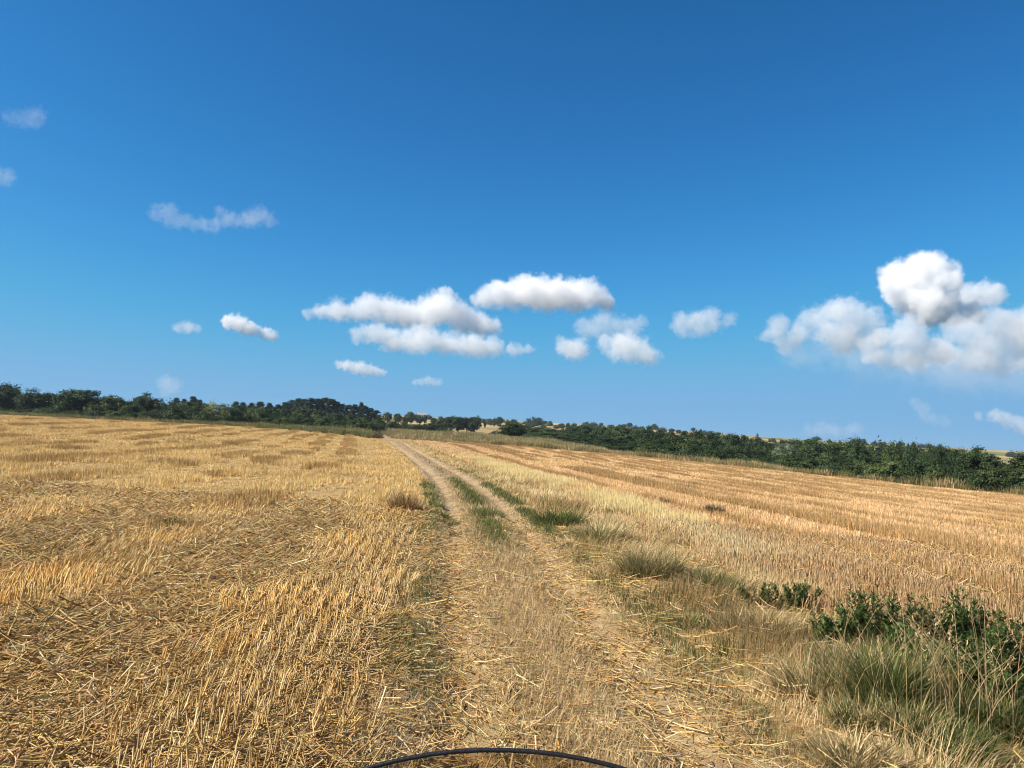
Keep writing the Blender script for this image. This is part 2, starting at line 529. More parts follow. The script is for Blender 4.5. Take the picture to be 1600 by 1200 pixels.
def standing(x, y, l):
    """how upright the stubble still is, 0 flat .. 1 standing"""
    left = l < 0
    nz = 0.5 * noise(x * 0.8, y, 1.5, 41, 2) + 0.5 * noise(x, y, 0.62, 42, 2)
    nb = noise(x, y, 5.0, 43, 2)
    rows = 0.5 + 0.5 * np.sin((l + 1.2 * (noise(x, y, 9, 47, 2) - 0.5)) * 2 * math.pi / 2.7)
    sl = smooth(0.46, 0.58, 0.55 * nz + 0.25 * nb + 0.20 * rows)
    sl = np.maximum(sl, 0.95 * np.exp(-((l + 1.75) / 0.55) ** 2) * smooth(0.34, 0.5, noise(x, y, 0.9, 49, 2)))
    sl = sl * (1 - 0.65 * (1 - smooth(4.2, 6.5, y)) * smooth(1.9, 2.6, -l))
    sr = right_bands(l, x, y)
    return np.where(left, sl, sr)


BANDS = [(6.6, 0.4), (9.4, 0.7), (12.0, 0.4), (14.6, 0.6), (18.4, 0.8), (21.0, 0.5), (24.6, 0.8), (29.0, 0.9), (33.0, 0.7), (38.0, 1.0), (43, 0.8), (49, 1.0), (56, 1.0), (63, 1.0)]


def right_bands(l, x, y):
    s = np.full(np.shape(l), 1.0)
    lw = l + 0.5 * (noise(x, y, 7, 51, 2) - 0.5)
    for c, w in BANDS:
        s = s - 0.8 * np.exp(-((lw - c) / w) ** 4)
    return np.clip(s * (0.75 + 0.5 * noise(x, y, 1.1, 53, 2)), 0.06, 1.0)


LMIN_R = 3.1


def pale_strip(l, x, y):
    """bleached taller stalks the combine missed along the verge"""
    return np.exp(-((l - 4.1) / 0.85) ** 2) * smooth(7, 9.5, y) * smooth(0.28, 0.5, noise(x, y, 2.2, 141, 2))


def stubble_near(side, rng):
    dens = 560 if side < 0 else 620
    x, y, l = scatter_near(dens, 1.6, NEAR_END, rng, lmin=-99 if side < 0 else LMIN_R - 0.3, lmax=-1.02 if side < 0 else 99)
    # drill rows along the track, 14 cm apart, broken up by noise
    row = 0.14
    ls = np.round(l / row) * row + rng.normal(0, 0.022, len(l))
    x = x + (ls - l) / 0.985
    l = ls
    s = standing(x, y, l)
    edge = np.where(side < 0, smooth(1.0, 1.35, -l), smooth(LMIN_R - 0.2, LMIN_R + 0.6, l + 0.7 * (noise(x, y, 1.3, 57, 2) - 0.5)))
    far_thin = 1.0 - 0.35 * smooth(8, NEAR_END, y)
    k = rng.random(len(x)) < edge * far_thin * (0.45 + 0.55 * s if side < 0 else 0.5 + 0.5 * s)
    x, y, l, s = x[k], y[k], l[k], s[k]
    n = len(x)
    z = height(x, y)
    if side < 0:
        up = rng.random(n) < s
        lean_f = math.radians(30) * (0.15 + 1.5 * noise(x, y, 0.8, 71, 2)) * (1 - 0.6 * np.exp(-((l + 1.75) / 0.6) ** 2))
        az_f = (noise(x, y, 1.6, 73, 2) - 0.5) * 2.6 + 0.35
        lean = np.where(up, np.abs(rng.normal(0, 0.10, n) + lean_f), rng.uniform(0.95, 1.5, n))
        az = az_f + rng.normal(0, 0.45, n) + np.where(up, 0, rng.uniform(-2.4, 2.4, n))
        ln = np.where(up, rng.normal(0.15, 0.035, n), rng.normal(0.20, 0.07, n)) * (1 - 0.2 * smooth(8, 16, y))
        pal = STRAW
    else:
        lean = np.abs(rng.normal(0.10, 0.12, n)) + 0.25 * smooth(0.55, 0.8, noise(x, y, 1.2, 79, 2))
        az = rng.uniform(-math.pi, math.pi, n) * 0.6 + 0.3
        ln = rng.normal(0.155, 0.03, n) * (0.35 + 0.65 * s)
        flat = rng.random(n) > s + 0.25
        lean = np.where(flat, rng.uniform(0.9, 1.45, n), lean)
        ln = np.where(flat, rng.uniform(0.1, 0.25, n), ln)
        pale = (pale_strip(l, x, y))[:, None]
        ln = ln * (1 + 0.35 * pale[:, 0])
        pal = STRAW_RIGHT
    ln = np.clip(ln, 0.05, 0.42)
    base = np.stack([x, y, z - 0.01], -1)
    d = np.stack([np.sin(lean) * np.cos(az), np.sin(lean) * np.sin(az), np.cos(lean)], -1)
    base[:, 2] += np.where(lean > 0.9, rng.uniform(0.005, 0.05, n), 0)
    tip = base + d * ln[:, None]
    bend = rng.normal(0, 0.010, (n, 3)); bend[:, 2] -= 0.004
    r = np.clip(rng.lognormal(-5.52, 0.32, n), 0.0018, 0.0075) * (1 + 0.06 * np.maximum(y - 4, 0))
    col = pick(pal, n, rng)
    if side < 0:
        gold = smooth(0.5, 0.75, noise(x, y, 1.1, 83, 2))[:, None]
        col = col * (1 + gold * np.array([[0.12, 0.02, -0.18]]))
        clean = np.where(up, 1.0, 0.0)[:, None]          # stalks still upright are clean and bleached, trodden ones weathered
        col = col * (0.74 + 0.32 * clean) + clean * np.array([[0.03, 0.03, 0.02]])
    else:
        col = col * (1 - pale) + pale * (0.35 * col + 0.65 * np.array([[0.80, 0.66, 0.36]]))
    parts = []
    nearm = y < 8
    for mask, rings in ((nearm, 3), (~nearm, 2)):
        if mask.any():
            parts.append(tubes(base[mask], tip[mask], bend[mask], r[mask], r[mask] * 0.8, col[mask], rings))
    # torn leaf sheaths hanging on the stalks
    kk = rng.random(n) < 0.16
    nk = int(kk.sum())
    parts.append(ribbons(base[kk] + d[kk] * (ln[kk] * rng.uniform(0.3, 0.9, nk))[:, None], rng.uniform(-3.14, 3.14, nk), rng.uniform(0.3, 1.4, nk),
                         rng.uniform(0.05, 0.14, nk), rng.uniform(0.004, 0.009, nk) * (1 + 0.05 * np.maximum(y[kk] - 4, 0)), rng.uniform(0.3, 1.6, nk), pick(pal, nk, rng), 2))
    return join(parts)


def litter_near(rng):
    """loose straw lying over the stubble and thinly over the track"""
    x, y, l = scatter_near(720, 1.6, NEAR_END, rng)
    s = standing(x, y, l)
    left = l < -1.0
    ontrack = np.abs(l) <= 1.15
    w = np.where(left, 0.30 + 0.70 * (1 - s), np.where(ontrack, 0.20 + 0.30 * np.exp(-((l + 0.66) / 0.3) ** 2) * (1 - smooth(8, 14, y)) + 0.34 * smooth(0.42, 0.66, noise(x, y, 0.8, 91, 2)) * (1 - smooth(7, 14, y)), np.where(l < LMIN_R, 0.10, 0.10 + 0.25 * (1 - s))))
    k = rng.random(len(x)) < w * (1 - 0.3 * smooth(8, NEAR_END, y))
    x, y, l, s = x[k], y[k], l[k], s[k]
    n = len(x)
    ln = np.clip(rng.gamma(4.0, 0.048, n), 0.05, 0.5) * np.where(np.abs(l) < 1.15, 0.8, 1.0)
    az = rng.uniform(-math.pi, math.pi, n) * 0.8 + (noise(x, y, 1.4, 93, 2) - 0.5) * 3.0 + rng.integers(0, 2, n) * math.pi
    pitch = rng.normal(0.02, 0.16, n)
    d = np.stack([np.cos(pitch) * np.cos(az), np.cos(pitch) * np.sin(az), np.sin(pitch)], -1)
    lift = np.where(np.abs(l) < 1.15, rng.uniform(0.012, 0.03, n), rng.uniform(0.01, 0.075, n))
    c = np.stack([x, y, height(x, y) + lift + np.abs(np.sin(pitch)) * ln * 0.5], -1)
    base, tip = c - d * ln[:, None] / 2, c + d * ln[:, None] / 2
    bend = rng.normal(0, 0.02, (n, 3)); bend[:, 2] = -np.abs(bend[:, 2]) * 0.5
    r = np.clip(rng.lognormal(-5.72, 0.35, n), 0.0014, 0.0065) * (1 + 0.07 * np.maximum(y - 4, 0))
    col = pick(STRAW, n, rng, 0.2) * np.where(rng.random(n) < 0.25, 1.1, 0.8)[:, None]
    parts = [tubes(base, tip, bend, r, r * 0.75, col, 3)]
    # chaff: short broken bits filling the mat
    x, y, l = scatter_near(1500, 1.8, 13.5, rng, lmax=1.2)
    k = rng.random(len(x)) < np.where(l < -1.0, 0.45 + 0.55 * (1 - standing(x, y, l)), 0.22) * (1 - 0.65 * smooth(6, 12, y))
    x, y, l = x[k], y[k], l[k]
    n = len(x)
    ln = rng.uniform(0.03, 0.13, n); az = rng.uniform(-math.pi, math.pi, n); pitch = rng.normal(0.05, 0.3, n)
    d = np.stack([np.cos(pitch) * np.cos(az), np.cos(pitch) * np.sin(az), np.sin(pitch)], -1)
    base = np.stack([x, y, height(x, y) + np.where(l < -1.0, rng.uniform(0.005, 0.05, n), 0.018)], -1)
    parts.append(tubes(base, base + d * ln[:, None], np.zeros((n, 3)), 0.0026 * (1 + 0.06 * np.maximum(y - 4, 0)), 0.0018 * (1 + 0.06 * np.maximum(y - 4, 0)), pick(STRAW, n, rng, 0.22) * 0.92, 2))
    return join(parts)


def grass_patchmap(x, y, l):
    """green regrowth on and beside the track"""
    g = 0.0
    for (cl, y0, y1, w, a) in ((0.05, 12.5, 31, 0.24, 1.0), (1.1, 14, 29, 0.24, 1.0), (-1.2, 12, 28, 0.3, 1.0), (-1.0, 4, 9, 0.28, 0.75), (0.1, 31, 60, 0.25, .3), (1.35, 5, 16, 0.3, 0.75), (1.3, 30, 60, .3, .5)):
        g = np.maximum(g, a * np.exp(-((l - cl) / w) ** 2) * smooth(y0 - 2, y0 + 1, y) * (1 - smooth(y1 - 2, y1 + 2, y)))
    return np.clip(g * smooth(0.30, 0.5, noise(x, y, 1.0, 97, 3)) * 1.3, 0, 1)


def track_grass(rng):
    """short dry turf of the track with green strips"""
    parts = []
    for (y0, y1, dens, wmul) in ((1.6, 8, 2600, 1.0), (8, 17, 1500, 1.7), (17, 40, 800, 3.2), (40, 105, 130, 8.0)):
        n = int(dens * 2.5 * (y1 - y0))
        y = rng.uniform(y0, y1, n); l = rng.uniform(-1.25, 1.25, n)
        x = track_x(y) + l / 0.985
        rut = np.exp(-((np.abs(l) - 0.66) / 0.24) ** 2)
        g = grass_patchmap(x, y, l)
        bare = rut * (0.25 + 0.55 * smooth(9, 26, y)) * smooth(0.34, 0.6, noise(x, y, 1.3, 101, 3) + 0.004 * y)
        far = smooth(22, 34, y)
        k = rng.random(n) < np.maximum((1 - bare) * (0.85 - 0.78 * far) + 0.45 * far * smooth(0.52, 0.66, noise(x * 1.6, y * 0.5, 1.6, 151, 3)), g)
        x, y, l, g, rut = x[k], y[k], l[k], g[k], rut[k]
        n = len(x)
        green = rng.random(n) < g
        ln = np.where(green, rng.uniform(0.06, 0.17, n), rng.uniform(0.04, 0.11, n) * (1 - 0.4 * rut) * (1 + 0.7 * np.exp(-((l - 0.05) / 0.25) ** 2)))
        col = np.where(green[:, None], pick(GREEN, n, rng), pick(DRYGRASS, n, rng))
        parts.append(ribbons(np.stack([x, y, height(x, y) + 0.008], -1), rng.uniform(-3.14, 3.14, n), np.abs(rng.normal(0.45, 0.35, n)) + 0.5 * rut, ln,
                             rng.uniform(0.0025, 0.0045, n) * wmul, rng.uniform(0.2, 1.1, n), col, 2))
    return join(parts)


def verge_grass(rng):
    """unmown dry grass between the track and the stubble"""
    parts = []
    for (y0, y1, dens, wmul) in ((1.6, 8, 1500, 1.0), (8, 17, 900, 1.7), (17, 40, 300, 3.2), (40, 110, 45, 8.0)):
        n = int(dens * 3.4 * (y1 - y0))
        y = rng.uniform(y0, y1, n); l = rng.uniform(0.95, 4.3, n)
        x = track_x(y) + l / 0.985
        clump = noise(x, y, 0.7, 103, 3)
        inner = smooth(0.95, 1.3, l) * (1 - smooth(LMIN_R - 0.2, LMIN_R + 0.9, l + 0.9 * (noise(x, y, 1.3, 107, 2) - 0.5)))
        k = rng.random(n) < inner * (0.35 + 0.65 * smooth(0.35, 0.6, clump)) * (1 - 0.55 * smooth(20, 45, y))
        x, y, l, clump = x[k], y[k], l[k], clump[k]
        n = len(x)
        g = np.maximum(grass_patchmap(x, y, l), 0.42 * smooth(0.5, 0.68, noise(x, y, 1.5, 109, 2)) * smooth(1.2, 1.7, l))
        green = rng.random(n) < g
        tall = (0.55 + 0.8 * smooth(0.4, 0.7, clump)) * smooth(0.9, 1.9, l) + 0.3
        ln = rng.uniform(0.08, 0.22, n) * tall
        col = np.where(green[:, None], pick(GREEN, n, rng), pick(DRYGRASS + DRYGRASS + BROWNGREEN, n, rng))
        az = (noise(x, y, 1.1, 111, 2) - 0.5) * 7 + rng.normal(0, 0.6, n)
        parts.append(ribbons(np.stack([x, y, height(x, y) - 0.005], -1), az, np.abs(rng.normal(0.45, 0.3, n)), ln, rng.uniform(0.003, 0.0055, n) * wmul, rng.uniform(0.3, 1.3, n), col, 3))
    return join(parts)


rng = np.random.default_rng(11)
for side in (-1, 1):
    v, f, c = stubble_near(side, rng)
    tag(link('wheat_stubble', mesh_np('wheat_stubble', v, f, M_STRAW, c, True)),
        ('trampled golden wheat stubble in the field uphill of the track', 'even standing wheat stubble in the field downhill of the track')[side > 0], 'stubble', kind='stuff')
v, f, c = litter_near(rng)
tag(link('straw_litter', mesh_np('straw_litter', v, f, M_STRAW, c, True)), 'loose straw lying over the stubble and the track', 'straw', kind='stuff')
v, f, c = track_grass(rng)
tag(link('track_grass', mesh_np('track_grass', v, f, M_GRASS, c, True)), 'short dry turf with green strips along the dirt track', 'grass', kind='stuff')
v, f, c = verge_grass(rng)
tag(link('verge_grass', mesh_np('verge_grass', v, f, M_GRASS, c, True)), 'dry uncut grass on the verge beside the track', 'grass', kind='stuff')


# ------------------------------------------------------------------ the same stubble farther off, as patches set out in rows
def scatter_object(name, pts, yaw, scl, protos, mat, tilt=None):
    """one object whose geometry nodes set patch meshes on its points"""
    me = bpy.data.meshes.new(name)
    me.from_pydata(np.asarray(pts).tolist(), [], [])
    n = len(pts)
    a = me.attributes.new('rot', 'FLOAT_VECTOR', 'POINT')
    rot = np.zeros((n, 3), np.float32); rot[:, 2] = yaw
    if tilt is not None: rot[:, :2] = tilt
    a.data.foreach_set('vector', rot.ravel())
    a = me.attributes.new('scl', 'FLOAT_VECTOR', 'POINT')
    a.data.foreach_set('vector', np.asarray(scl, np.float32).ravel())
    a = me.attributes.new('pick', 'INT', 'POINT')
    a.data.foreach_set('value', RNG.integers(0, len(protos), n).astype(np.int32))
    t = bpy.data.node_groups.new(name, 'GeometryNodeTree')
    t.interface.new_socket('Geometry', in_out='INPUT', socket_type='NodeSocketGeometry')
    t.interface.new_socket('Geometry', in_out='OUTPUT', socket_type='NodeSocketGeometry')
    N, L = t.nodes.new, t.links.new
    gi, go = N('NodeGroupInput'), N('NodeGroupOutput')
    jn = N('GeometryNodeJoinGeometry')
    for p in protos:
        oi = N('GeometryNodeObjectInfo'); oi.inputs['Object'].default_value = p; oi.inputs['As Instance'].default_value = False
        gti = N('GeometryNodeGeometryToInstance')
        L(oi.outputs['Geometry'], gti.inputs[0]); L(gti.outputs[0], jn.inputs[0])

    def attr(nm, dt):
        q = N('GeometryNodeInputNamedAttribute'); q.data_type = dt; q.inputs['Name'].default_value = nm
        return q.outputs['Attribute']
    ip = N('GeometryNodeInstanceOnPoints')
    ip.inputs['Pick Instance'].default_value = True
    er = N('FunctionNodeEulerToRotation')
    L(gi.outputs[0], ip.inputs['Points']); L(jn.outputs[0], ip.inputs['Instance'])
    L(attr('pick', 'INT'), ip.inputs['Instance Index'])
    L(attr('rot', 'FLOAT_VECTOR'), er.inputs[0]); L(er.outputs[0], ip.inputs['Rotation'])
    L(attr('scl', 'FLOAT_VECTOR'), ip.inputs['Scale'])
    L(ip.outputs[0], go.inputs[0])
    o = link(name, me)
    me.materials.append(mat)
    md = o.modifiers.new('set_out', 'NODES'); md.node_group = t
    return o


def proto(me):
    return bpy.data.objects.new(me.name, me)       # not linked: only the scatter objects use it


def stub_patch(rng, size, count, w, pal, flat=0.15, hgt=0.2, long=1.0):
    pal = [(min(0.85, a * 1.12), min(0.75, b * 1.13), min(0.5, c * 1.1), q) for a, b, c, q in pal]      # palette brightened: light the patches lose to shading is put into the colour
    rows = max(2, int(round(size / 0.14)))
    x = (rng.integers(0, rows, count) + 0.5) / rows * size - size / 2 + rng.normal(0, 0.02, count)
    y = rng.uniform(-size / 2, size / 2, count) * long
    lean = np.abs(rng.normal(0.12, 0.15, count)); fl = rng.random(count) < flat
    lean = np.where(fl, rng.uniform(0.9, 1.5, count), lean)
    ln = rng.normal(hgt, hgt * 0.17, count)
    return ribbons(np.stack([x, y, np.where(fl, rng.uniform(0, 0.08, count), -0.02)], -1), rng.uniform(-3.14, 3.14, count), lean, ln, np.full(count, w) * rng.uniform(0.7, 1.3, count), rng.normal(0, 0.15, count), pick(pal, count, rng), 1)


def tuft_patch(rng, size, count, w, pal, h0, h1):
    r = size / 2 * np.sqrt(rng.random(count)); a = rng.uniform(-3.14, 3.14, count)
    return ribbons(np.stack([r * np.cos(a), r * np.sin(a), np.full(count, -0.03)], -1), a + rng.normal(0, 0.9, count), np.abs(rng.normal(0.2, 0.2, count)), rng.uniform(h0, h1, count), np.full(count, w) * rng.uniform(0.6, 1.4, count), rng.uniform(0, 0.9, count), pick(pal, count, rng), 2)


def far_stubble(side, rng):
    pal = STRAW if side < 0 else STRAW_RIGHT
    for (size, long, y0, y1, cnt, w) in ((0.42, 1.4, NEAR_END, 46, 95, 0.015), (0.7, 3.0, 46, 150, 260, 0.030)):
        protos = []
        for _ in range(7):
            v, f, c = stub_patch(rng, size * 1.1, cnt, w, pal, 0.35 if side < 0 else 0.12, 0.2, long)
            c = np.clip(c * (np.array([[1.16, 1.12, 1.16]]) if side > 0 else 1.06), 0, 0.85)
            protos.append(proto(mesh_np('stubble_patch', v, f, M_STRAW, c)))
        # a grid aligned with the track
        ys = np.arange(y0 - 0.25, y1, size * long); lmax = 1.4 * y1
        ls = np.arange(1.3 if side < 0 else LMIN_R, lmax, size)
        Yg, Lg = np.meshgrid(ys, ls * side, indexing='ij')
        Yg = Yg + rng.uniform(-0.4, 0.4, Yg.shape) * size * long; Lg = Lg + rng.uniform(-0.06, 0.06, Lg.shape)
        y, l = Yg.ravel(), Lg.ravel()
        x = track_x(y) + l / 0.985
        k = (np.abs(x) < 1.25 * y + 2) & (field_edge(x, y) > 0.5)
        x, y, l = x[k], y[k], l[k]
        s = standing(x, y, l)
        if side < 0:
            keep_ = rng.random(len(s)) < 0.88 + 0.12 * s
            x, y, l, s = x[keep_], y[keep_], l[keep_], s[keep_]
            hz = 0.20 + 0.72 * s
        else:
            hz = 0.17 + 0.50 * s
        scl = np.stack([np.ones_like(hz), np.ones_like(hz), hz * rng.uniform(0.85, 1.15, len(hz))], -1)
        yaw = np.arctan((track_x(y) - track_x(y + 1)) / 1.0) + rng.integers(0, 2, len(y)) * math.pi + rng.normal(0, 0.05, len(y))
        dx = (height(x + 0.5, y) - height(x - 0.5, y)); dy = (height(x, y + 0.5) - height(x, y - 0.5))
        o = scatter_object('wheat_stubble', np.stack([x, y, height(x, y)], -1), yaw, scl, protos, M_STRAW)
        tag(o, ('golden wheat stubble farther up the field uphill of the track', 'rows of wheat stubble farther off in the field downhill of the track')[side > 0], 'stubble', kind='stuff')


far_stubble(-1, rng)
far_stubble(1, rng)


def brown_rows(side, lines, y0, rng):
    """taller strips at swath edges; dirty stalk brown plus the shade there, put into colour"""
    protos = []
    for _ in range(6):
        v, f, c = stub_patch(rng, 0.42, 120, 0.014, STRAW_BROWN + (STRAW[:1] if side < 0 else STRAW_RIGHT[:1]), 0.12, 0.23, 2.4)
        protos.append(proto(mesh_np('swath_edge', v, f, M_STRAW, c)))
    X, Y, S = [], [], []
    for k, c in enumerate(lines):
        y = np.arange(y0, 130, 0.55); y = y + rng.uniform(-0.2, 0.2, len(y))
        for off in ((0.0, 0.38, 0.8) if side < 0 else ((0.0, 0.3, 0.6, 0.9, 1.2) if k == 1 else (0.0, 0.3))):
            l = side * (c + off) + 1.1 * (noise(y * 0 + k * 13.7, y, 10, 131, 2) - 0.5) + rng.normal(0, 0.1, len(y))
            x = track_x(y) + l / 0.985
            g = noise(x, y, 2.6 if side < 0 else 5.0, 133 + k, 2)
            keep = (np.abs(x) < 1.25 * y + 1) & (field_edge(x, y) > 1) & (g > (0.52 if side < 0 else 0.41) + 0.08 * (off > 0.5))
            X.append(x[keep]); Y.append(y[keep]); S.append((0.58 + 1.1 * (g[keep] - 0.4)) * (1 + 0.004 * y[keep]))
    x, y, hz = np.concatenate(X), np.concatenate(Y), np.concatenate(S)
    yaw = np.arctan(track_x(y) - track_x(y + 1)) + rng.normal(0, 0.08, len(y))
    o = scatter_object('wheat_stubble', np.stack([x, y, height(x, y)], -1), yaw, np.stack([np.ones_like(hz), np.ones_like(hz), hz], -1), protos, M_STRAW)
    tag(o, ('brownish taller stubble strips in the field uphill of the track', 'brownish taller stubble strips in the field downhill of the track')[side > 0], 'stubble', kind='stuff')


def pale_rows(rng):
    protos = []
    for _ in range(5):
        v, f, c = stub_patch(rng, 0.45, 130, 0.014, [(0.72, 0.59, 0.31, 3), (0.62, 0.46, 0.2, 2)], 0.08, 0.25, 1.6)
        protos.append(proto(mesh_np('pale_stalks', v, f, M_STRAW, c)))
    n = 1500
    y = NEAR_END + (62 - NEAR_END) * rng.random(n); l = rng.normal(4.1, 0.75, n)
    x = track_x(y) + l / 0.985
    k = rng.random(n) < pale_strip(l, x, y) * (1 - 0.7 * smooth(35, 62, y))
    x, y = x[k], y[k]
    o = scatter_object('wheat_stubble', np.stack([x, y, height(x, y)], -1), rng.normal(0, 0.2, len(x)), np.ones((len(x), 3)) * rng.uniform(0.8, 1.2, (len(x), 1)), protos, M_STRAW)
    tag(o, 'bleached taller stubble along the verge of the downhill field', 'stubble', kind='stuff')


pale_rows(rng)
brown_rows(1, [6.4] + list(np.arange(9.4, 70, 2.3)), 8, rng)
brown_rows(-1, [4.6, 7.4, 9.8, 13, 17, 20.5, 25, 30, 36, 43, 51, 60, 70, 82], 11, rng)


def margin_grass(rng):
    """tall rough grass and weeds along the far edges of the fields and in front of the trees"""
    dry = []
    for k in range(6):
        v, f, c = tuft_patch(rng, 1.6, 150, 0.03, BROWNGREEN if k % 2 else DRYGRASS + BROWNGREEN, 0.35, 0.95)
        dry.append(proto(mesh_np('rough_tuft', v, f, M_SCRUB, c)))
    n = 80000
    y = rng.uniform(45, 190, n); t = rng.uniform(-1.15, 1.15, n); x = t * y
    e = field_edge(x, y)
    wide = np.where(t < -0.25, 36, np.where(t < 0.12, 48, np.where(t < 0.36, 12, 1.2)))
    dens = np.where(e < 0.3, 1.0, 0.0) * (e > -wide) * (np.abs(lateral(x, y)) > 1.4)
    k = rng.random(n) < dens * y / 190
    x, y = x[k], y[k]
    hz = rng.uniform(0.5, 1.3, len(x)) * (0.55 + 0.9 * noise(x, y, 8, 121, 2))
    green = []
    for k in range(5):
        v, f, c = tuft_patch(rng, 1.6, 150, 0.035, BROWNGREEN + GREEN, 0.3, 0.9)
        green.append(proto(mesh_np('rough_tuft', v, f, M_SCRUB, c)))
    up = (x / y < -0.17) & (rng.random(len(x)) < 0.85)
    for sel, protos, label in ((~up, dry, 'tall brownish weeds and grass beyond the far edge of the downhill field'), (up, green, 'greenish weeds along the foot of the uphill hedge')):
        o = scatter_object('rough_grass', np.stack([x, y, height(x, y)], -1)[sel], rng.uniform(-3, 3, int(sel.sum())), np.stack([hz ** 0.5, hz ** 0.5, hz], -1)[sel], protos, M_SCRUB)
        tag(o, label, 'rough grass', kind='stuff')


margin_grass(rng)


# ------------------------------------------------------------------ trees and bushes
def sweep(path, radii, sides=6):
    path, radii = np.asarray(path, float), np.asarray(radii, float)
    d = unit(np.gradient(path, axis=0))
    ref = np.array([0.31, 0.17, 0.93]); ref = np.where(np.abs(d @ ref)[:, None] > 0.95, np.array([1.0, 0, 0]), ref)
    u = unit(np.cross(d, ref)); v = np.cross(d, u)
    ph = np.arange(sides) * 2 * math.pi / sides
    V = path[:, None] + radii[:, None, None] * (np.cos(ph)[None, :, None] * u[:, None] + np.sin(ph)[None, :, None] * v[:, None])
    k = len(path)
    F = [[i * sides + j, i * sides + (j + 1) % sides, (i + 1) * sides + (j + 1) % sides, (i + 1) * sides + j] for i in range(k - 1) for j in range(sides)]
    return V.reshape(-1, 3), np.array(F), np.tile(np.array([[0.12, 0.09, 0.06]]), (k * sides, 1))


def leaves_at(P, N, size, col, rng, slim=0.55):
    """one diamond leaf spray per point, roughly facing N"""
    n = len(P)
    N = unit(N + rng.normal(0, 0.75, (n, 3)))
    a = unit(np.cross(N, rng.normal(size=(n, 3)))); b = np.cross(N, a)
    s = size[:, None]
    V = np.stack([P - a * s * 0.5, P + b * s * slim * 0.5, P + a * s * 0.5 + N * s * 0.12, P - b * s * slim * 0.5], 1)
    F = np.arange(n)[:, None] * 4 + np.arange(4)[None]
    return V.reshape(-1, 3), F, np.repeat(col, 4, axis=0)


LEAF_DARK = [(0.034, 0.058, 0.02, 4), (0.048, 0.078, 0.026, 3), (0.072, 0.105, 0.034, 1.0), (0.022, 0.038, 0.016, 1.5)]
LEAF_MID = [(0.055, 0.085, 0.026, 4), (0.08, 0.11, 0.036, 3), (0.11, 0.135, 0.048, 1.0), (0.036, 0.058, 0.02, 1.5)]
LEAF_YELLOW = [(0.17, 0.19, 0.055, 4), (0.22, 0.22, 0.07, 3), (0.12, 0.15, 0.045, 2)]
LEAF_GREY = [(0.17, 0.20, 0.13, 4), (0.24, 0.26, 0.18, 2), (0.10, 0.13, 0.08, 2)]
LEAF_BROWN = [(0.13, 0.10, 0.05, 4), (0.18, 0.14, 0.07, 2), (0.08, 0.08, 0.035, 2)]
NEEDLE = [(0.028, 0.048, 0.026, 4), (0.04, 0.065, 0.034, 3), (0.06, 0.085, 0.042, 1)]
M_LEAF = blade_mat('leaf', 0.6, 0.12, 0.18, 0.28, 30.0)
M_BARK = plain('bark', (0.11, 0.085, 0.06), 0.9, 0, 0.2, 0.6, 14)


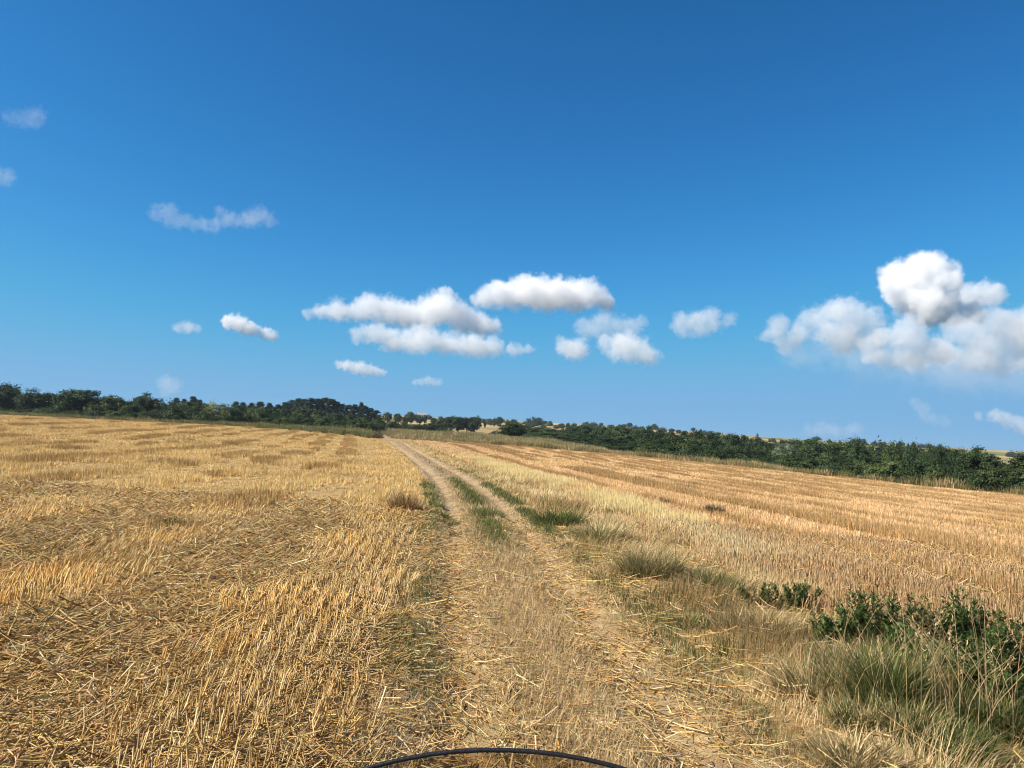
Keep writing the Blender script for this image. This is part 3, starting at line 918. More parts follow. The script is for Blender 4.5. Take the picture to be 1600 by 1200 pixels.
def crown_tree(name, rng, h, w, low, pal, clumps, per, leaf, kind='round', stems=1):
    """returns (trunk mesh, crown mesh) of a tree h tall, w wide, crown starting at the fraction low of its height"""
    cz, rz = h * (low + 1) / 2, h * (1 - low) / 2
    parts, centres = [], []
    lob = rng.uniform(0, 6.28, 4)
    for _ in range(clumps):
        d = unit(rng.normal(size=(1, 3)))[0]
        r = 0.94 * rng.random() ** 0.42
        az = math.atan2(d[1], d[0])
        out = 1 + (0.14 * math.sin(2 * az + lob[0]) + 0.12 * math.sin(3 * az + lob[1])) * (1 - 0.7 * max(0, d[2])) + 0.06 * math.sin(5 * d[2] + lob[2])
        if kind == 'pine':
            zz = rng.random() ** 0.8
            wid = (1 - zz ** 2.2) * 0.9 + 0.12
            rr = math.sqrt(rng.random()) * wid * w / 2
            c = np.array([math.cos(az) * rr, math.sin(az) * rr, h * (low + (1 - low) * zz)])
            cr = rng.uniform(0.5, 0.9) * w * 0.13
        elif kind == 'shrub':
            zz = abs(d[2])
            c = np.array([d[0] * w / 2 * r * out, d[1] * w / 2 * r * out, zz * r * out * h * 0.92 + 0.12 * h * rng.random()])
            cr = rng.uniform(0.6, 1.0) * w * 0.12
        else:
            c = np.array([d[0] * w / 2 * r * out, d[1] * w / 2 * r * out, cz + d[2] * rz * r * out * 0.95])
            cr = rng.uniform(0.6, 1.0) * w * 0.115
        centres.append(c)
        n = int(per * rng.uniform(0.6, 1.4))
        q = rng.normal(size=(n, 3)) * np.array([1, 1, 0.55 if kind == 'pine' else 0.75]) * cr * 0.62
        P = c + q
        P[:, 2] = np.maximum(P[:, 2], 0.05)
        outward = unit(P - np.array([0, 0, cz * 0.8])) + np.array([0, 0, 0.5])
        base = pick(pal, 1, rng, 0.22)
        col = 0.5 * np.repeat(base, n, 0) + 0.5 * pick(pal, n, rng, 0.18)
        parts.append(leaves_at(P, outward, rng.uniform(0.7, 1.35, n) * leaf, col, rng, 0.28 if kind == 'pine' else 0.6))
    v, f, c = join(parts)
    crown = mesh_np(name + '_crown', v, f, M_LEAF, c)
    limbs = []
    for s in range(stems):
        x0 = rng.normal(0, 0.12 * w * (stems > 1), 2)
        topz = h * (0.92 if kind == 'pine' else 0.72)
        zs = np.linspace(-0.15, topz, 7)
        path = np.stack([x0[0] * (1 + zs / h) + np.cumsum(rng.normal(0, 0.02 * h, 7)) * (zs > 0), x0[1] * (1 + zs / h) + np.cumsum(rng.normal(0, 0.02 * h, 7)) * (zs > 0), zs], -1)
        limbs.append(sweep(path, np.linspace(0.028, 0.007, 7) * h / (stems ** 0.5), 7))
        for c in [centres[i] for i in rng.choice(len(centres), max(3, 12 // stems), replace=False)]:
            zb = np.clip(c[2] * rng.uniform(0.45, 0.75), 0.12 * h, topz * 0.95)
            p0 = np.array([np.interp(zb, zs, path[:, 0]), np.interp(zb, zs, path[:, 1]), zb])
            mid = (p0 + c) / 2 + rng.normal(0, 0.03 * h, 3)
            limbs.append(sweep([p0, mid, c], np.array([0.011, 0.007, 0.003]) * h / (stems ** 0.5), 5))
    v, f, c = join(limbs)
    return mesh_np(name + '_trunk', v, f, M_BARK, None, True), crown, h, w


trng = np.random.default_rng(23)
PROTO = {'round': [crown_tree('round', trng, 7.0, trng.uniform(5.5, 7.5), 0.12, LEAF_DARK, 130, 74, 0.36) for _ in range(4)],
         'mid': [crown_tree('mid', trng, 6.0, trng.uniform(4.5, 6), 0.08, LEAF_MID, 110, 70, 0.33) for _ in range(3)],
         'shrub': [crown_tree('shrub', trng, 3.4, trng.uniform(4.0, 5.2), 0.0, LEAF_DARK, 105, 66, 0.25, 'shrub', 4) for _ in range(4)],
         'midshrub': [crown_tree('midshrub', trng, 3.0, trng.uniform(3.6, 4.8), 0.0, LEAF_MID, 95, 64, 0.24, 'shrub', 4) for _ in range(3)],
         'yellow': [crown_tree('yellow', trng, 3.4, 5.0, 0.0, LEAF_YELLOW, 75, 58, 0.22, 'shrub', 4)],
         'grey': [crown_tree('grey', trng, 6.0, 5.0, 0.1, LEAF_GREY, 80, 58, 0.26)],
         'brown': [crown_tree('brown', trng, 1.2, 2.6, 0.0, LEAF_BROWN, 60, 60, 0.09, 'shrub', 5)],
         'pine': [crown_tree('pine', trng, 10.0, trng.uniform(4.2, 5.6), 0.12, NEEDLE, 110, 62, 0.50, 'pine') for _ in range(4)]}
NAMES = {'round': 'broadleaf_tree', 'mid': 'broadleaf_tree', 'shrub': 'bush', 'midshrub': 'bush', 'yellow': 'bush', 'grey': 'broadleaf_tree', 'brown': 'bush', 'pine': 'pine_tree'}
N_TREES = 0


def plant(px, top, width_px, depth, kind, label, group=None, category=None, hmin=0.8, ratio=0.0):
    """a tree under photograph column px at a forward depth, as tall as the photograph shows it"""
    global N_TREES
    N_TREES += 1
    while ratio and depth > 330 and (top_height(px, top, depth) - at_depth(px, depth)[2]) / depth * 1200 < ratio * width_px:
        depth -= 12            # lower on the slope, until the whole tree has room
    p = at_depth(px, depth)
    h = max(hmin, top_height(px, top, depth) - p[2])
    w = width_px / 1200 * depth
    trunk, crown, h0, w0 = PROTO[kind][trng.integers(len(PROTO[kind]))]
    root = empty(NAMES[kind], p - np.array([0, 0, 0.03]), trng.uniform(0, 6.28))
    sx = w / w0
    root.scale = (sx, sx, h / h0)
    link('trunk', trunk, root); link('crown', crown, root)
    if '@' in label:
        label = label.replace('@', {'round': 'dark green', 'mid': 'lighter green', 'shrub': 'dark spreading', 'midshrub': 'lighter spreading', 'pine': 'dark'}[kind])
        group = (group + ', ' if group else '') + {'round': 'dark leafy ones', 'mid': 'lighter leafy ones', 'shrub': 'dark spreading ones', 'midshrub': 'lighter spreading ones', 'pine': 'pines'}[kind]
    tag(root, label, category or ('bush' if NAMES[kind] == 'bush' else 'tree'), group)
    return root


def jit(a):
    return a * trng.uniform(0.88, 1.12)


# hedge with trees behind the uphill field
G_L, L_L = 'trees of the hedge behind the uphill field', '@ leafy tree in the hedge behind the uphill stubble field'
plant(4, 597, 50, 168, 'round', 'tall dark tree ending the hedge row behind the uphill field')
plant(52, 605, 60, 161, 'round', L_L, G_L)
plant(122, 605, 72, 157, 'round', 'broad domed dark tree, widest in the hedge behind the uphill field')
plant(172, 616, 44, 156, 'mid', L_L, G_L)
plant(224, 611, 44, 156, 'round', 'dark tree with a raised rounded top above the uphill hedge')
plant(-40, 600, 60, 162, 'round', L_L, G_L)
plant(-95, 606, 60, 160, 'mid', L_L, G_L)
plant(336, 627, 54, 152, 'yellow', 'yellowish green rounded bush standing out of the uphill hedge')
plant(213, 622, 34, 154, 'round', L_L, G_L)
plant(197, 629, 30, 153, 'mid', L_L, G_L)
G_S, L_S = 'bushes of the hedge behind the uphill field', 'low @ bush in the hedge along the uphill stubble field'
for px, top, w in ((92, 626, 34), (80, 636, 30), (150, 630, 34), (196, 637, 30), (250, 632, 36), (272, 634, 34), (296, 637, 36), (316, 640, 28), (362, 634, 36), (384, 640, 34), (408, 640, 36), (432, 645, 34), (455, 646, 38), (480, 650, 34),
                   (505, 650, 36), (530, 655, 34), (552, 655, 34), (573, 658, 32), (594, 660, 30), (20, 640, 40), (-20, 640, 50), (-60, 640, 50), (345, 646, 30), (420, 652, 34), (468, 657, 32), (515, 662, 30)):
    plant(px + trng.uniform(-4, 4), top, jit(w), 149 + trng.uniform(-4, 6), trng.choice(['shrub', 'midshrub', 'midshrub']), L_S, G_S)
G_B, L_B = 'bushes on the slope behind the uphill hedge', '@ bush on the slope between the uphill hedge and the pines'
for px, top, w in ((375, 632, 34), (395, 633, 34), (418, 634, 36), (445, 636, 38), (470, 637, 36), (495, 640, 36), (520, 643, 34), (545, 646, 32), (566, 648, 34), (590, 651, 30), (612, 655, 30), (630, 658, 28), (650, 662, 30), (672, 660, 30), (262, 626, 30), (286, 628, 30), (310, 628, 30)):
    plant(px, top, jit(w), 192 + trng.uniform(-8, 14), trng.choice(['mid', 'shrub', 'round', 'midshrub']), L_B, G_B)
L_2 = '@ tree in the second row behind the uphill hedge'
for px, top, w in ((-70, 612, 50), (-20, 612, 50), (24, 616, 46), (66, 618, 44), (92, 622, 44), (146, 620, 44), (186, 622, 40), (244, 624, 38), (270, 627, 36), (296, 628, 34), (322, 632, 32), (350, 633, 32)):
    plant(px, top, jit(w), 178 + trng.uniform(-5, 8), trng.choice(['round', 'mid', 'shrub']), L_2, 'trees in the second row behind the uphill hedge')
for px in range(-90, 360, 21):
    plant(px + trng.uniform(-5, 5), 634 + (px + 90) * 0.022 + trng.uniform(-2, 4), jit(34), 146 + trng.uniform(-2, 3), trng.choice(['shrub', 'midshrub', 'midshrub']), L_S, G_S)
# pine wood
G_P, L_P = 'pines of the wood above the hedge', 'dark pine in the wood on the rise above the uphill hedge'
for px, top, w in ((432, 632, 18), (443, 629, 18), (453, 625, 20), (463, 623, 20), (473, 624, 20), (483, 622, 22), (494, 623, 22), (505, 622, 20), (515, 624, 20), (524, 628, 18), (533, 631, 18), (543, 633, 16), (552, 632, 17), (562, 629, 12), (568, 634, 18), (577, 638, 16), (586, 641, 14),
                   (365, 628, 16), (376, 629, 14), (390, 630, 16), (404, 628, 16), (418, 630, 14), (272, 622, 14), (284, 623, 12), (298, 620, 17), (308, 625, 12)):
    plant(px, top, jit(w) * 1.5, 262 + trng.uniform(-18, 24), 'pine', L_P, G_P)
plant(586, 671, 30, 104.5, 'brown', 'brown withered thicket where the track leaves the uphill stubble')
# trees and groves on the slope beyond the track's end
G_F, L_F = 'trees on the slope beyond the end of the track', '@ tree on the dry slope beyond the end of the track'
for px, top, w, d, k in ((604, 643, 16, 420, 'round'), (620, 645, 14, 420, 'round'), (640, 643, 16, 430, 'mid'), (632, 648, 14, 400, 'round'), (654, 648, 14, 430, 'round'), (663, 647, 7, 430, 'round'), (676, 652, 10, 420, 'round'),
                         (690, 653, 20, 262, 'round'), (702, 650, 24, 258, 'round'), (716, 650, 26, 256, 'round'), (729, 651, 24, 258, 'round'), (740, 655, 18, 255, 'round'),
                         (744, 648, 14, 430, 'round'), (757, 657, 5, 430, 'round'), (765, 654, 10, 520, 'mid'), (779, 650, 13, 500, 'round'), (771, 655, 8, 500, 'mid'), (802, 656, 11, 470, 'round'), (795, 660, 5, 470, 'mid'),
                         (640, 664, 22, 240, 'midshrub'), (662, 668, 22, 230, 'shrub'), (684, 668, 22, 235, 'midshrub'), (608, 664, 24, 205, 'midshrub'), (622, 668, 22, 200, 'shrub'), (700, 671, 24, 228, 'shrub'), (775, 672, 24, 170, 'shrub')):
    plant(px, top, jit(w), d, k, L_F, G_F)
# far skyline of the opposite hill
G_K, L_K = 'small trees along the skyline of the far hill', 'tiny @ tree on the skyline of the far hill'
for px, top, w in ((833, 651, 24), (842, 654, 18), (851, 657, 8), (877, 662, 13), (892, 666, 12), (915, 659, 14), (927, 659, 14), (939, 660, 6), (955, 663, 9), (968, 663, 9), (975, 662, 8), (983, 660, 9), (992, 664, 14), (1003, 666, 10), (1014, 664, 10), (1022, 662, 13), (1035, 667, 12), (1049, 669, 9), (1060, 671, 9), (1071, 673, 7),
                   (1083, 667, 7), (1099, 672, 14), (1109, 673, 13), (1122, 674, 8), (1149, 679, 11), (1165, 681, 8), (1186, 683, 8), (1206, 684, 12), (1275, 681, 14), (1335, 686, 14), (1345, 685, 16), (1366, 689, 9), (1381, 690, 7), (1408, 690, 10), (1440, 693, 12), (1452, 693, 14), (1580, 704, 16), (1594, 705, 16), (1612, 706, 16)):
    plant(px, top, jit(w) * 1.1, 860 + trng.uniform(-50, 30), trng.choice(['shrub', 'shrub', 'midshrub'] if w > 11 else ['round', 'mid', 'round']), L_K, G_K, 'tree', hmin=2.0, ratio=0.5 if w > 11 else trng.uniform(0.7, 1.1))
G_M, L_M = 'bushes on the fields of the far hill', 'small @ bush between the fields of the far hill'
for q in range(58):
    px = trng.uniform(790, 1300) if q < 14 else 640 + (q - 14) * 9.5; d = trng.uniform(430, 700) if q < 14 else 590 + 30 * math.sin(q * 0.31) + (120 if q % 2 else 0)
    p = at_depth(px, d)
    e = EYE + ray(px, 690) * d
    top = 600 + 1200 * 0
    # height of three to five metres
    root_top = p[2] + trng.uniform(2.5, 5)
    r0 = ray(px, 690)[2] * d + EYE[2]
    plant(px, 690 - (root_top - r0) / d * 1200, jit(11), d, trng.choice(['round', 'shrub', 'midshrub'] if q < 14 else ['shrub', 'midshrub']), L_M, G_M)
# wooded valley below the downhill field
G_V = 'trees of the wooded valley below the downhill field'
ROWS_V = ('at the very back of the wooded valley', 'deep in the wooded valley', 'in the middle of the wooded valley', 'towards the front of the wooded valley', 'in the second row of the valley wood', 'in the front row of the valley wood')
vx = np.array([786, 800, 835, 870, 905, 940, 980, 1010, 1050, 1090, 1130, 1170, 1200, 1240, 1275, 1310, 1350, 1400, 1450, 1500, 1550, 1600, 1680])
vt = np.array([670, 666, 668, 668, 665, 664, 667, 671, 674, 676, 679, 684, 687, 689, 689, 691, 692, 694, 697, 702, 706, 712, 716])
vb = np.array([684, 686, 690, 693, 697, 701, 706, 709, 713, 717, 721, 725, 729, 733, 737, 742, 748, 754, 760, 766, 772, 779, 788])
for layer, (frac, d0, step) in enumerate(((-0.04, 3.6, 21), (0.0, 2.7, 19), (0.0, 2.0, 19), (0.18, 1.6, 21), (0.40, 1.32, 22), (0.62, 1.14, 22))):
    px = (1180, 900, 800, 796, 801, 890)[layer]
    while px < 1860:
        t = ray(px, 690)[0]
        edge = float(np.interp(t, EDGE_TR, EDGE_RIGHT))
        d = edge * d0 + trng.uniform(-4, 5) + (14 if px < 1000 else 0)
        top = np.interp(px, vx, vt) * (1 - frac) + np.interp(px, vx, vb) * frac + (trng.uniform(-2.0, 4) if px < 1000 or layer < 1 else trng.uniform(-5, 7))
        if px > 1538 and layer < 3:
            px += step
            continue
        plant(px, top, 40 * trng.uniform(0.7, 1.5) * (120 / d) ** 0.4, d, trng.choice(['round', 'round', 'mid', 'shrub', 'mid'] if layer < 4 else ['round', 'shrub', 'midshrub', 'round']), '@ tree ' + ROWS_V[layer] + ' below the downhill field', G_V + ', ' + ROWS_V[layer], 'tree')
        px += step * trng.uniform(0.8, 1.2) * (1 if px < 1150 else 1.15)
plant(800, 659, 40, 150, 'round', 'dark rounded bushy tree heading the valley hedge by the dry strip', category='tree')
for px, top, w, d, k in ((1012, 664, 22, 190, 'round'), (1092, 671, 20, 170, 'mid'), (1148, 676, 24, 160, 'round'), (1338, 681, 30, 130, 'round'), (1395, 688, 34, 118, 'mid'), (1462, 690, 30, 110, 'round')):
    plant(px, top, w, d, k, 'taller @ tree rising out of the valley wood', 'taller trees of the valley wood', 'tree')
plant(1226, 690, 36, 122, 'grey', 'pale grey green tree in the valley below the downhill field')
plant(1276, 684, 34, 140, 'round', 'tall tree rising above the valley wood under the far hill', category='tree')
plant(1528, 695, 62, 84, 'round', 'large dark spreading tree above the bushes at the downhill field edge')
plant(1600, 711, 60, 80, 'mid', 'leafy tree beside the large spreading tree at the downhill field edge')
G_E, L_E = 'bushes along the lower edge of the downhill field', 'dense @ bush along the lower edge of the downhill stubble field'
for px, top, w in ((1330, 724, 46), (1362, 722, 50), (1398, 720, 50), (1432, 719, 50), (1462, 726, 48), (1490, 722, 50), (1520, 732, 54), (1552, 724, 54), (1580, 730, 56), (1620, 724, 60), (1660, 728, 60), (1448, 738, 40), (1570, 745, 50), (1290, 732, 34), (1310, 730, 34)):
    t = ray(px, 690)[0]
    plant(px, top, jit(w), float(np.interp(t, EDGE_TR, EDGE_RIGHT)) * 1.01 + trng.uniform(0.6, 2), trng.choice(['shrub', 'shrub', 'midshrub']), L_E, G_E)


# ------------------------------------------------------------------ tufts and weeds on the verge
grng = np.random.default_rng(31)


def tuft(label, px, py, width_px, height_px, pal, n, group=None, lean=0.25, name='grass_tuft', droop=0.9, wid=0.005):
    p = ground_at(px, py)
    k = p[1] / 1200
    R, H = width_px / 2 * k, height_px * k * 0.82
    r = R * np.sqrt(grng.random(n)) * np.where(grng.random(n) < 0.7, 0.75, 1.1); a = grng.uniform(-math.pi, math.pi, n)
    bx, by = r * np.cos(a), r * np.sin(a) * 0.9
    bz = height(p[0] + bx, p[1] + by) - p[2] - 0.01
    hh = H * grng.uniform(0.55, 1.2, n) * (1 - 0.45 * (r / R) ** 2)
    v1 = ribbons(np.stack([bx, by, bz], -1), a + grng.normal(0, 0.9, n), np.abs(grng.normal(lean, 0.18, n)) + 0.25 * r / R, hh * 1.12, grng.uniform(0.6, 1.4, n) * np.where(grng.random(n) < 0.15, 2.0, 1.0) * wid * max(1, p[1] / 9), grng.uniform(0.1, droop, n) * 1.3, pick(pal, n, grng), 4, grng.uniform(-1, 1, n))
    v, f, c = v1
    o = link(name, mesh_np(name, v, f, M_GRASS, c, True), loc=p)
    tag(o, label, 'grass tuft', group)
    return o


def seed_stalks(label, px, py, width_px, height_px, n):
    """thin dry flower stalks of grasses with drooping heads"""
    p = ground_at(px, py)
    k = p[1] / 1200
    R, H = width_px / 2 * k, height_px * k
    bx, by = grng.uniform(-R, R, n), grng.uniform(-R * 0.6, R * 0.6, n)
    bz = height(p[0] + bx, p[1] + by) - p[2]
    ln = H * grng.uniform(0.6, 1.15, n); az = grng.uniform(-math.pi, math.pi, n); le = np.abs(grng.normal(0.3, 0.22, n))
    base = np.stack([bx, by, bz], -1)
    tip = base + ln[:, None] * np.stack([np.sin(le) * np.cos(az), np.sin(le) * np.sin(az), np.cos(le)], -1)
    bend = np.stack([-np.cos(az) * 0.05, -np.sin(az) * 0.05, np.full(n, 0.04)], -1)
    parts = [tubes(base, tip, bend, np.full(n, 0.0022), np.full(n, 0.0012), pick(DRYGRASS, n, grng), 4)]
    for q in range(8):
        t = tip + grng.normal(0, 0.006, (n, 3)) - (tip - base) * (q * 0.022)
        parts.append(ribbons(t, az + grng.normal(0, 1.0, n), grng.uniform(0.4, 1.4, n), np.full(n, 0.03), np.full(n, 0.005), grng.uniform(0.2, 1.2, n), pick(DRYGRASS, n, grng), 2))
    v, f, c = join(parts)
    tag(link('grass_tuft', mesh_np('seed_grass', v, f, M_GRASS, c, True), loc=p), label, 'grass tuft')


WEED = [(0.06, 0.10, 0.024, 4), (0.095, 0.14, 0.035, 3), (0.15, 0.19, 0.06, 1.6), (0.035, 0.06, 0.016, 1.6), (0.25, 0.22, 0.08, 0.4)]


def weed(label, px, py, width_px, height_px, stems, group=None, pal=WEED, leaf=0.085):
    """bushy broad-leaved weed: several leafy stems from one root"""
    p = ground_at(px, py)
    k = p[1] / 1200
    R, H = width_px / 2 * k, height_px * k
    root = empty('leafy_weed', p)
    sv, lv = [], []
    for s in range(stems):
        a = grng.uniform(-math.pi, math.pi); rr = R * math.sqrt(grng.random()); hh = H * grng.uniform(0.7, 1.1) * (1 - 0.3 * (rr / R) ** 2)
        t = np.linspace(0, 1, 6)
        path = np.stack([rr * np.cos(a) * (0.25 + 0.75 * t ** 0.8), rr * np.sin(a) * (0.25 + 0.75 * t ** 0.8), -0.02 + hh * t], -1)
        sv.append(sweep(path, np.linspace(0.005, 0.002, 6), 5))
        nl = 26
        q = np.sort(grng.uniform(0.12, 1.0, nl))
        base = np.stack([np.interp(q, t, path[:, i]) for i in range(3)], -1)
        az = np.arange(nl) * 2.4 + grng.normal(0, 0.3, nl)
        ln = leaf * grng.uniform(0.6, 1.3, nl) * (1.15 - 0.55 * q)
        lv.append(ribbons(base, az, grng.uniform(0.5, 1.1, nl), ln, ln * 0.26, grng.uniform(0.3, 1.1, nl), pick(pal, nl, grng), 4))
        for side in (-1, 1):      # lobes of the divided leaves
            bq = base + 0.35 * ln[:, None] * np.stack([np.cos(az), np.sin(az), 0.5 + 0 * az], -1)
            lv.append(ribbons(bq, az + side * 0.8, grng.uniform(0.9, 1.3, nl), ln * 0.55, ln * 0.2, grng.uniform(0.2, 0.8, nl), pick(pal, nl, grng), 3))
    v, f, c = join(sv)
    link('stalk', mesh_np('weed_stalk', v, f, M_GRASS, np.tile(np.array([[0.13, 0.15, 0.06]]), (len(v), 1)), True), root)
    v, f, c = join(lv)
    link('foliage', mesh_np('weed_foliage', v, f, M_GRASS, c, True), root)
    tag(root, label, 'weed', group)
    return root


tuft('green grass tuft farthest up the verge, blades combed over the track', 872, 820, 84, 44, GREEN, 1000, lean=0.4, droop=1.3)
tuft('pale green grass tuft on the verge just before the brown rushy one', 938, 845, 88, 46, GREEN + DRYGRASS, 950, lean=0.4, droop=1.3)
tuft('brown and green rushy tuft in the middle of the verge', 1018, 898, 120, 66, BROWNGREEN + GREEN + DRYGRASS, 1500, lean=0.4, droop=1.3)
tuft('small green grass tuft beside the brown rushy tuft', 1110, 918, 104, 48, GREEN + BROWNGREEN, 1100, lean=0.45, droop=1.3)
tuft('flattened dull green grass at the edge of the track', 1065, 975, 110, 34, GREEN + BROWNGREEN, 800, lean=0.75)
tuft('tallest green grass tuft with pale stems among the verge weeds', 1390, 1112, 96, 135, GREEN, 1100, lean=0.22, wid=0.006, droop=1.0)
G_T, L_T = 'green tufts around the tallest tuft', 'tangled green tuft around the tallest tuft on the verge'
for px, py, w, h, n in ((1325, 1085, 90, 92, 700), (1350, 1060, 80, 84, 600), (1430, 1085, 90, 96, 700), (1350, 1140, 100, 74, 700), (1420, 1150, 90, 84, 700), (1300, 1050, 70, 66, 500)):
    tuft(L_T, px, py, w, h, GREEN + DRYGRASS[:1], n, G_T, lean=0.38, wid=0.006, droop=1.3)
G_D, L_D = 'dark grass below the leafy weeds', 'dark green grass tuft growing below the leafy verge weeds'
for px, py, w, h, n in ((1480, 1100, 100, 80, 800), (1530, 1140, 110, 90, 800), (1585, 1150, 110, 90, 800), (1500, 1180, 110, 76, 700), (1560, 1090, 90, 80, 700)):
    tuft(L_D, px, py, w, h, GREEN, n, G_D, lean=0.4, wid=0.006, droop=1.3)
tuft('dry straw coloured tuft beside the tallest green tuft', 1265, 1085, 130, 80, DRYGRASS + BROWNGREEN, 1000, lean=0.5)
tuft('dry tuft at the foot of the tangled green tufts', 1330, 1195, 150, 70, DRYGRASS + BROWNGREEN, 900, lean=0.55)
tuft('dark brown green clump where the verge meets the low leafy weeds', 1190, 985, 150, 52, BROWNGREEN + DRYGRASS, 1200, lean=0.45)
G_H, L_H = 'low tufts at the stubble edge', 'low green tuft hugging the foot of the uphill stubble edge'
for px, py, w, h in ((664, 760, 18, 12), (672, 775, 22, 14), (680, 792, 28, 18), (690, 808, 34, 20), (702, 822, 36, 20)):
    tuft(L_H, px, py, w, h, GREEN + BROWNGREEN, 350, G_H, lean=0.55, droop=1.3)
tuft('reddish dry clump sticking out of the trampled stubble by the track', 632, 800, 60, 40, [(0.30, 0.18, 0.08, 3), (0.42, 0.27, 0.12, 3), (0.17, 0.11, 0.055, 2)], 700, lean=0.15, droop=0.5, name='dry_clump')
tuft('dark dead patch of grass in the wheel rut', 712, 838, 50, 16, [(0.10, 0.085, 0.05, 3), (0.16, 0.13, 0.07, 2)], 500, lean=0.8, name='dead_grass')
tuft('dark dry weed clump alone among the downhill stubble', 1117, 803, 30, 24, [(0.11, 0.09, 0.05, 3), (0.17, 0.13, 0.07, 2)], 420, lean=0.4, name='dry_clump')
tuft('tiny dry weed clump near the dark one in downhill stubble', 1041, 788, 10, 14, [(0.16, 0.13, 0.07, 2), (0.26, 0.20, 0.1, 2)], 160, lean=0.3, name='dry_clump')
tuft('green grass strip tuft between the wheel ruts', 762, 808, 60, 22, GREEN, 700, lean=0.55)
tuft('thin green fringe at the foot of the trampled stubble', 690, 1055, 90, 30, GREEN + DRYGRASS, 700, lean=0.8)
tuft('greenish flattened grass in the near wheel rut', 715, 1140, 90, 26, GREEN + BROWNGREEN, 600, lean=0.85)
seed_stalks('long dry seed stalks arching over the dark grass tufts', 1530, 1150, 220, 190, 60)
seed_stalks('dry seed stalks standing among the tallest green tuft', 1400, 1110, 180, 150, 45)
weed('dark leafy weed on the verge next to the small green tuft', 1182, 945, 70, 40, 14, leaf=0.075)
weed('bushy dark leafy weed at the end of the verge weeds', 1243, 952, 76, 50, 20, leaf=0.08)
weed('bright green leafy weed behind the tallest green tuft', 1375, 1010, 150, 88, 60, leaf=0.1)
weed('dark leafy weed standing before the downhill stubble', 1512, 1032, 160, 100, 70, leaf=0.1)
weed('tall leafy weed growing out of the dark grass tufts', 1590, 1100, 160, 120, 60, leaf=0.1)
weed('leafy weed squeezed between bright and dark weeds', 1440, 1024, 90, 60, 20, leaf=0.09)
for px, py, w, h, n in ((1425, 1060, 110, 78, 30), (1490, 1080, 120, 84, 36), (1550, 1120, 120, 90, 36), (1300, 1010, 80, 56, 18)):
    weed('fresh green leafy weed pushing through the dark grass tufts', px, py, w, h, n, 'weeds pushing through the dark grass', [(0.085, 0.13, 0.03, 4), (0.12, 0.17, 0.045, 3), (0.18, 0.22, 0.07, 1.5), (0.05, 0.08, 0.02, 2)], leaf=0.105)
weed('low dark green weed lying in the trampled uphill stubble', 266, 826, 46, 18, 18, leaf=0.09)
weed('small low green weed beside the other weed in uphill stubble', 235, 818, 14, 14, 4, leaf=0.07)
weed('low sprig of weed in the uphill stubble', 330, 806, 14, 10, 3, leaf=0.06)


# ------------------------------------------------------------------ small house on the far hill
def box_mesh(name, lo, hi, mat, bevel=0.0):
    bm = bmesh.new()
    bmesh.ops.create_cube(bm, size=1.0)
    for v in bm.verts:
        v.co = Vector([(lo[i] + hi[i]) / 2 + v.co[i] * (hi[i] - lo[i]) for i in range(3)])
    if bevel:
        bmesh.ops.bevel(bm, geom=bm.edges[:], offset=bevel, segments=2, affect='EDGES')
    me = bpy.data.meshes.new(name); bm.to_mesh(me); bm.free()
    me.materials.append(mat)
    return me


def build_house():
    p = at_depth(657, 760)
    h = empty('house', p, 0.35)
    wall, tile, dark, wood = plain('limewash', (0.75, 0.73, 0.68), 0.85), plain('roof_tile', (0.34, 0.28, 0.25), 0.8), plain('window_glass', (0.05, 0.06, 0.07), 0.15), plain('door_wood', (0.18, 0.10, 0.06), 0.7)
    link('wall', box_mesh('house_wall', (-4, -3, -1.2), (4, 3, 3.0), wall), h)
    v = np.array([(-4.4, -3.5, 2.9), (4.4, -3.5, 2.9), (4.4, 3.5, 2.9), (-4.4, 3.5, 2.9), (-4.4, 0, 5.0), (4.4, 0, 5.0)])
    me = bpy.data.meshes.new('house_roof'); me.from_pydata(v.tolist(), [], [(0, 1, 5, 4), (2, 3, 4, 5), (0, 4, 3), (1, 2, 5), (3, 2, 1, 0)]); me.materials.append(tile)
    r = link('roof', me, h)
    link('chimney', box_mesh('house_chimney', (1.6, 0.5, 4.2), (2.2, 1.1, 5.6), wall), r)
    for x in (-2.6, 2.4):
        link('window', box_mesh('house_window', (x - 0.5, -3.06, 1.0), (x + 0.5, -2.95, 2.3), dark), h)
    link('door', box_mesh('house_door', (-0.5, -3.05, -0.2), (0.5, -2.94, 2.1), wood), h)
    tag(h, 'small white house among trees on the slope beyond the track', 'house')


build_house()


# ------------------------------------------------------------------ the motorcycle the view is taken from; its windscreen reaches into the picture
def lathe(name, prof, mat, axis='X', seg=40):
    """ring of revolution about the axis from (radius, offset) pairs, closed profile"""
    prof = np.asarray(prof); k = len(prof)
    a = np.arange(seg) * 2 * math.pi / seg
    V = np.stack([np.repeat(prof[None, :, 1], seg, 0), prof[None, :, 0] * np.cos(a)[:, None], prof[None, :, 0] * np.sin(a)[:, None]], -1).reshape(-1, 3)
    F = np.array([[i * k + j, ((i + 1) % seg) * k + j, ((i + 1) % seg) * k + (j + 1) % k, i * k + (j + 1) % k] for i in range(seg) for j in range(k)])
    return mesh_np(name, V, F, mat, None, True)


def tube_mesh(name, path, radii, mat, sides=10):
    path = np.asarray(path, float)
    radii = np.full(len(path), radii) if np.isscalar(radii) else np.asarray(radii)
    v, f, _ = sweep(path, radii, sides)
    n = len(path)
    caps = [np.arange(sides)[::-1][None], (np.arange(sides) + (n - 1) * sides)[None]]
    return mesh_np(name, v, [f] + caps, mat, None, True)


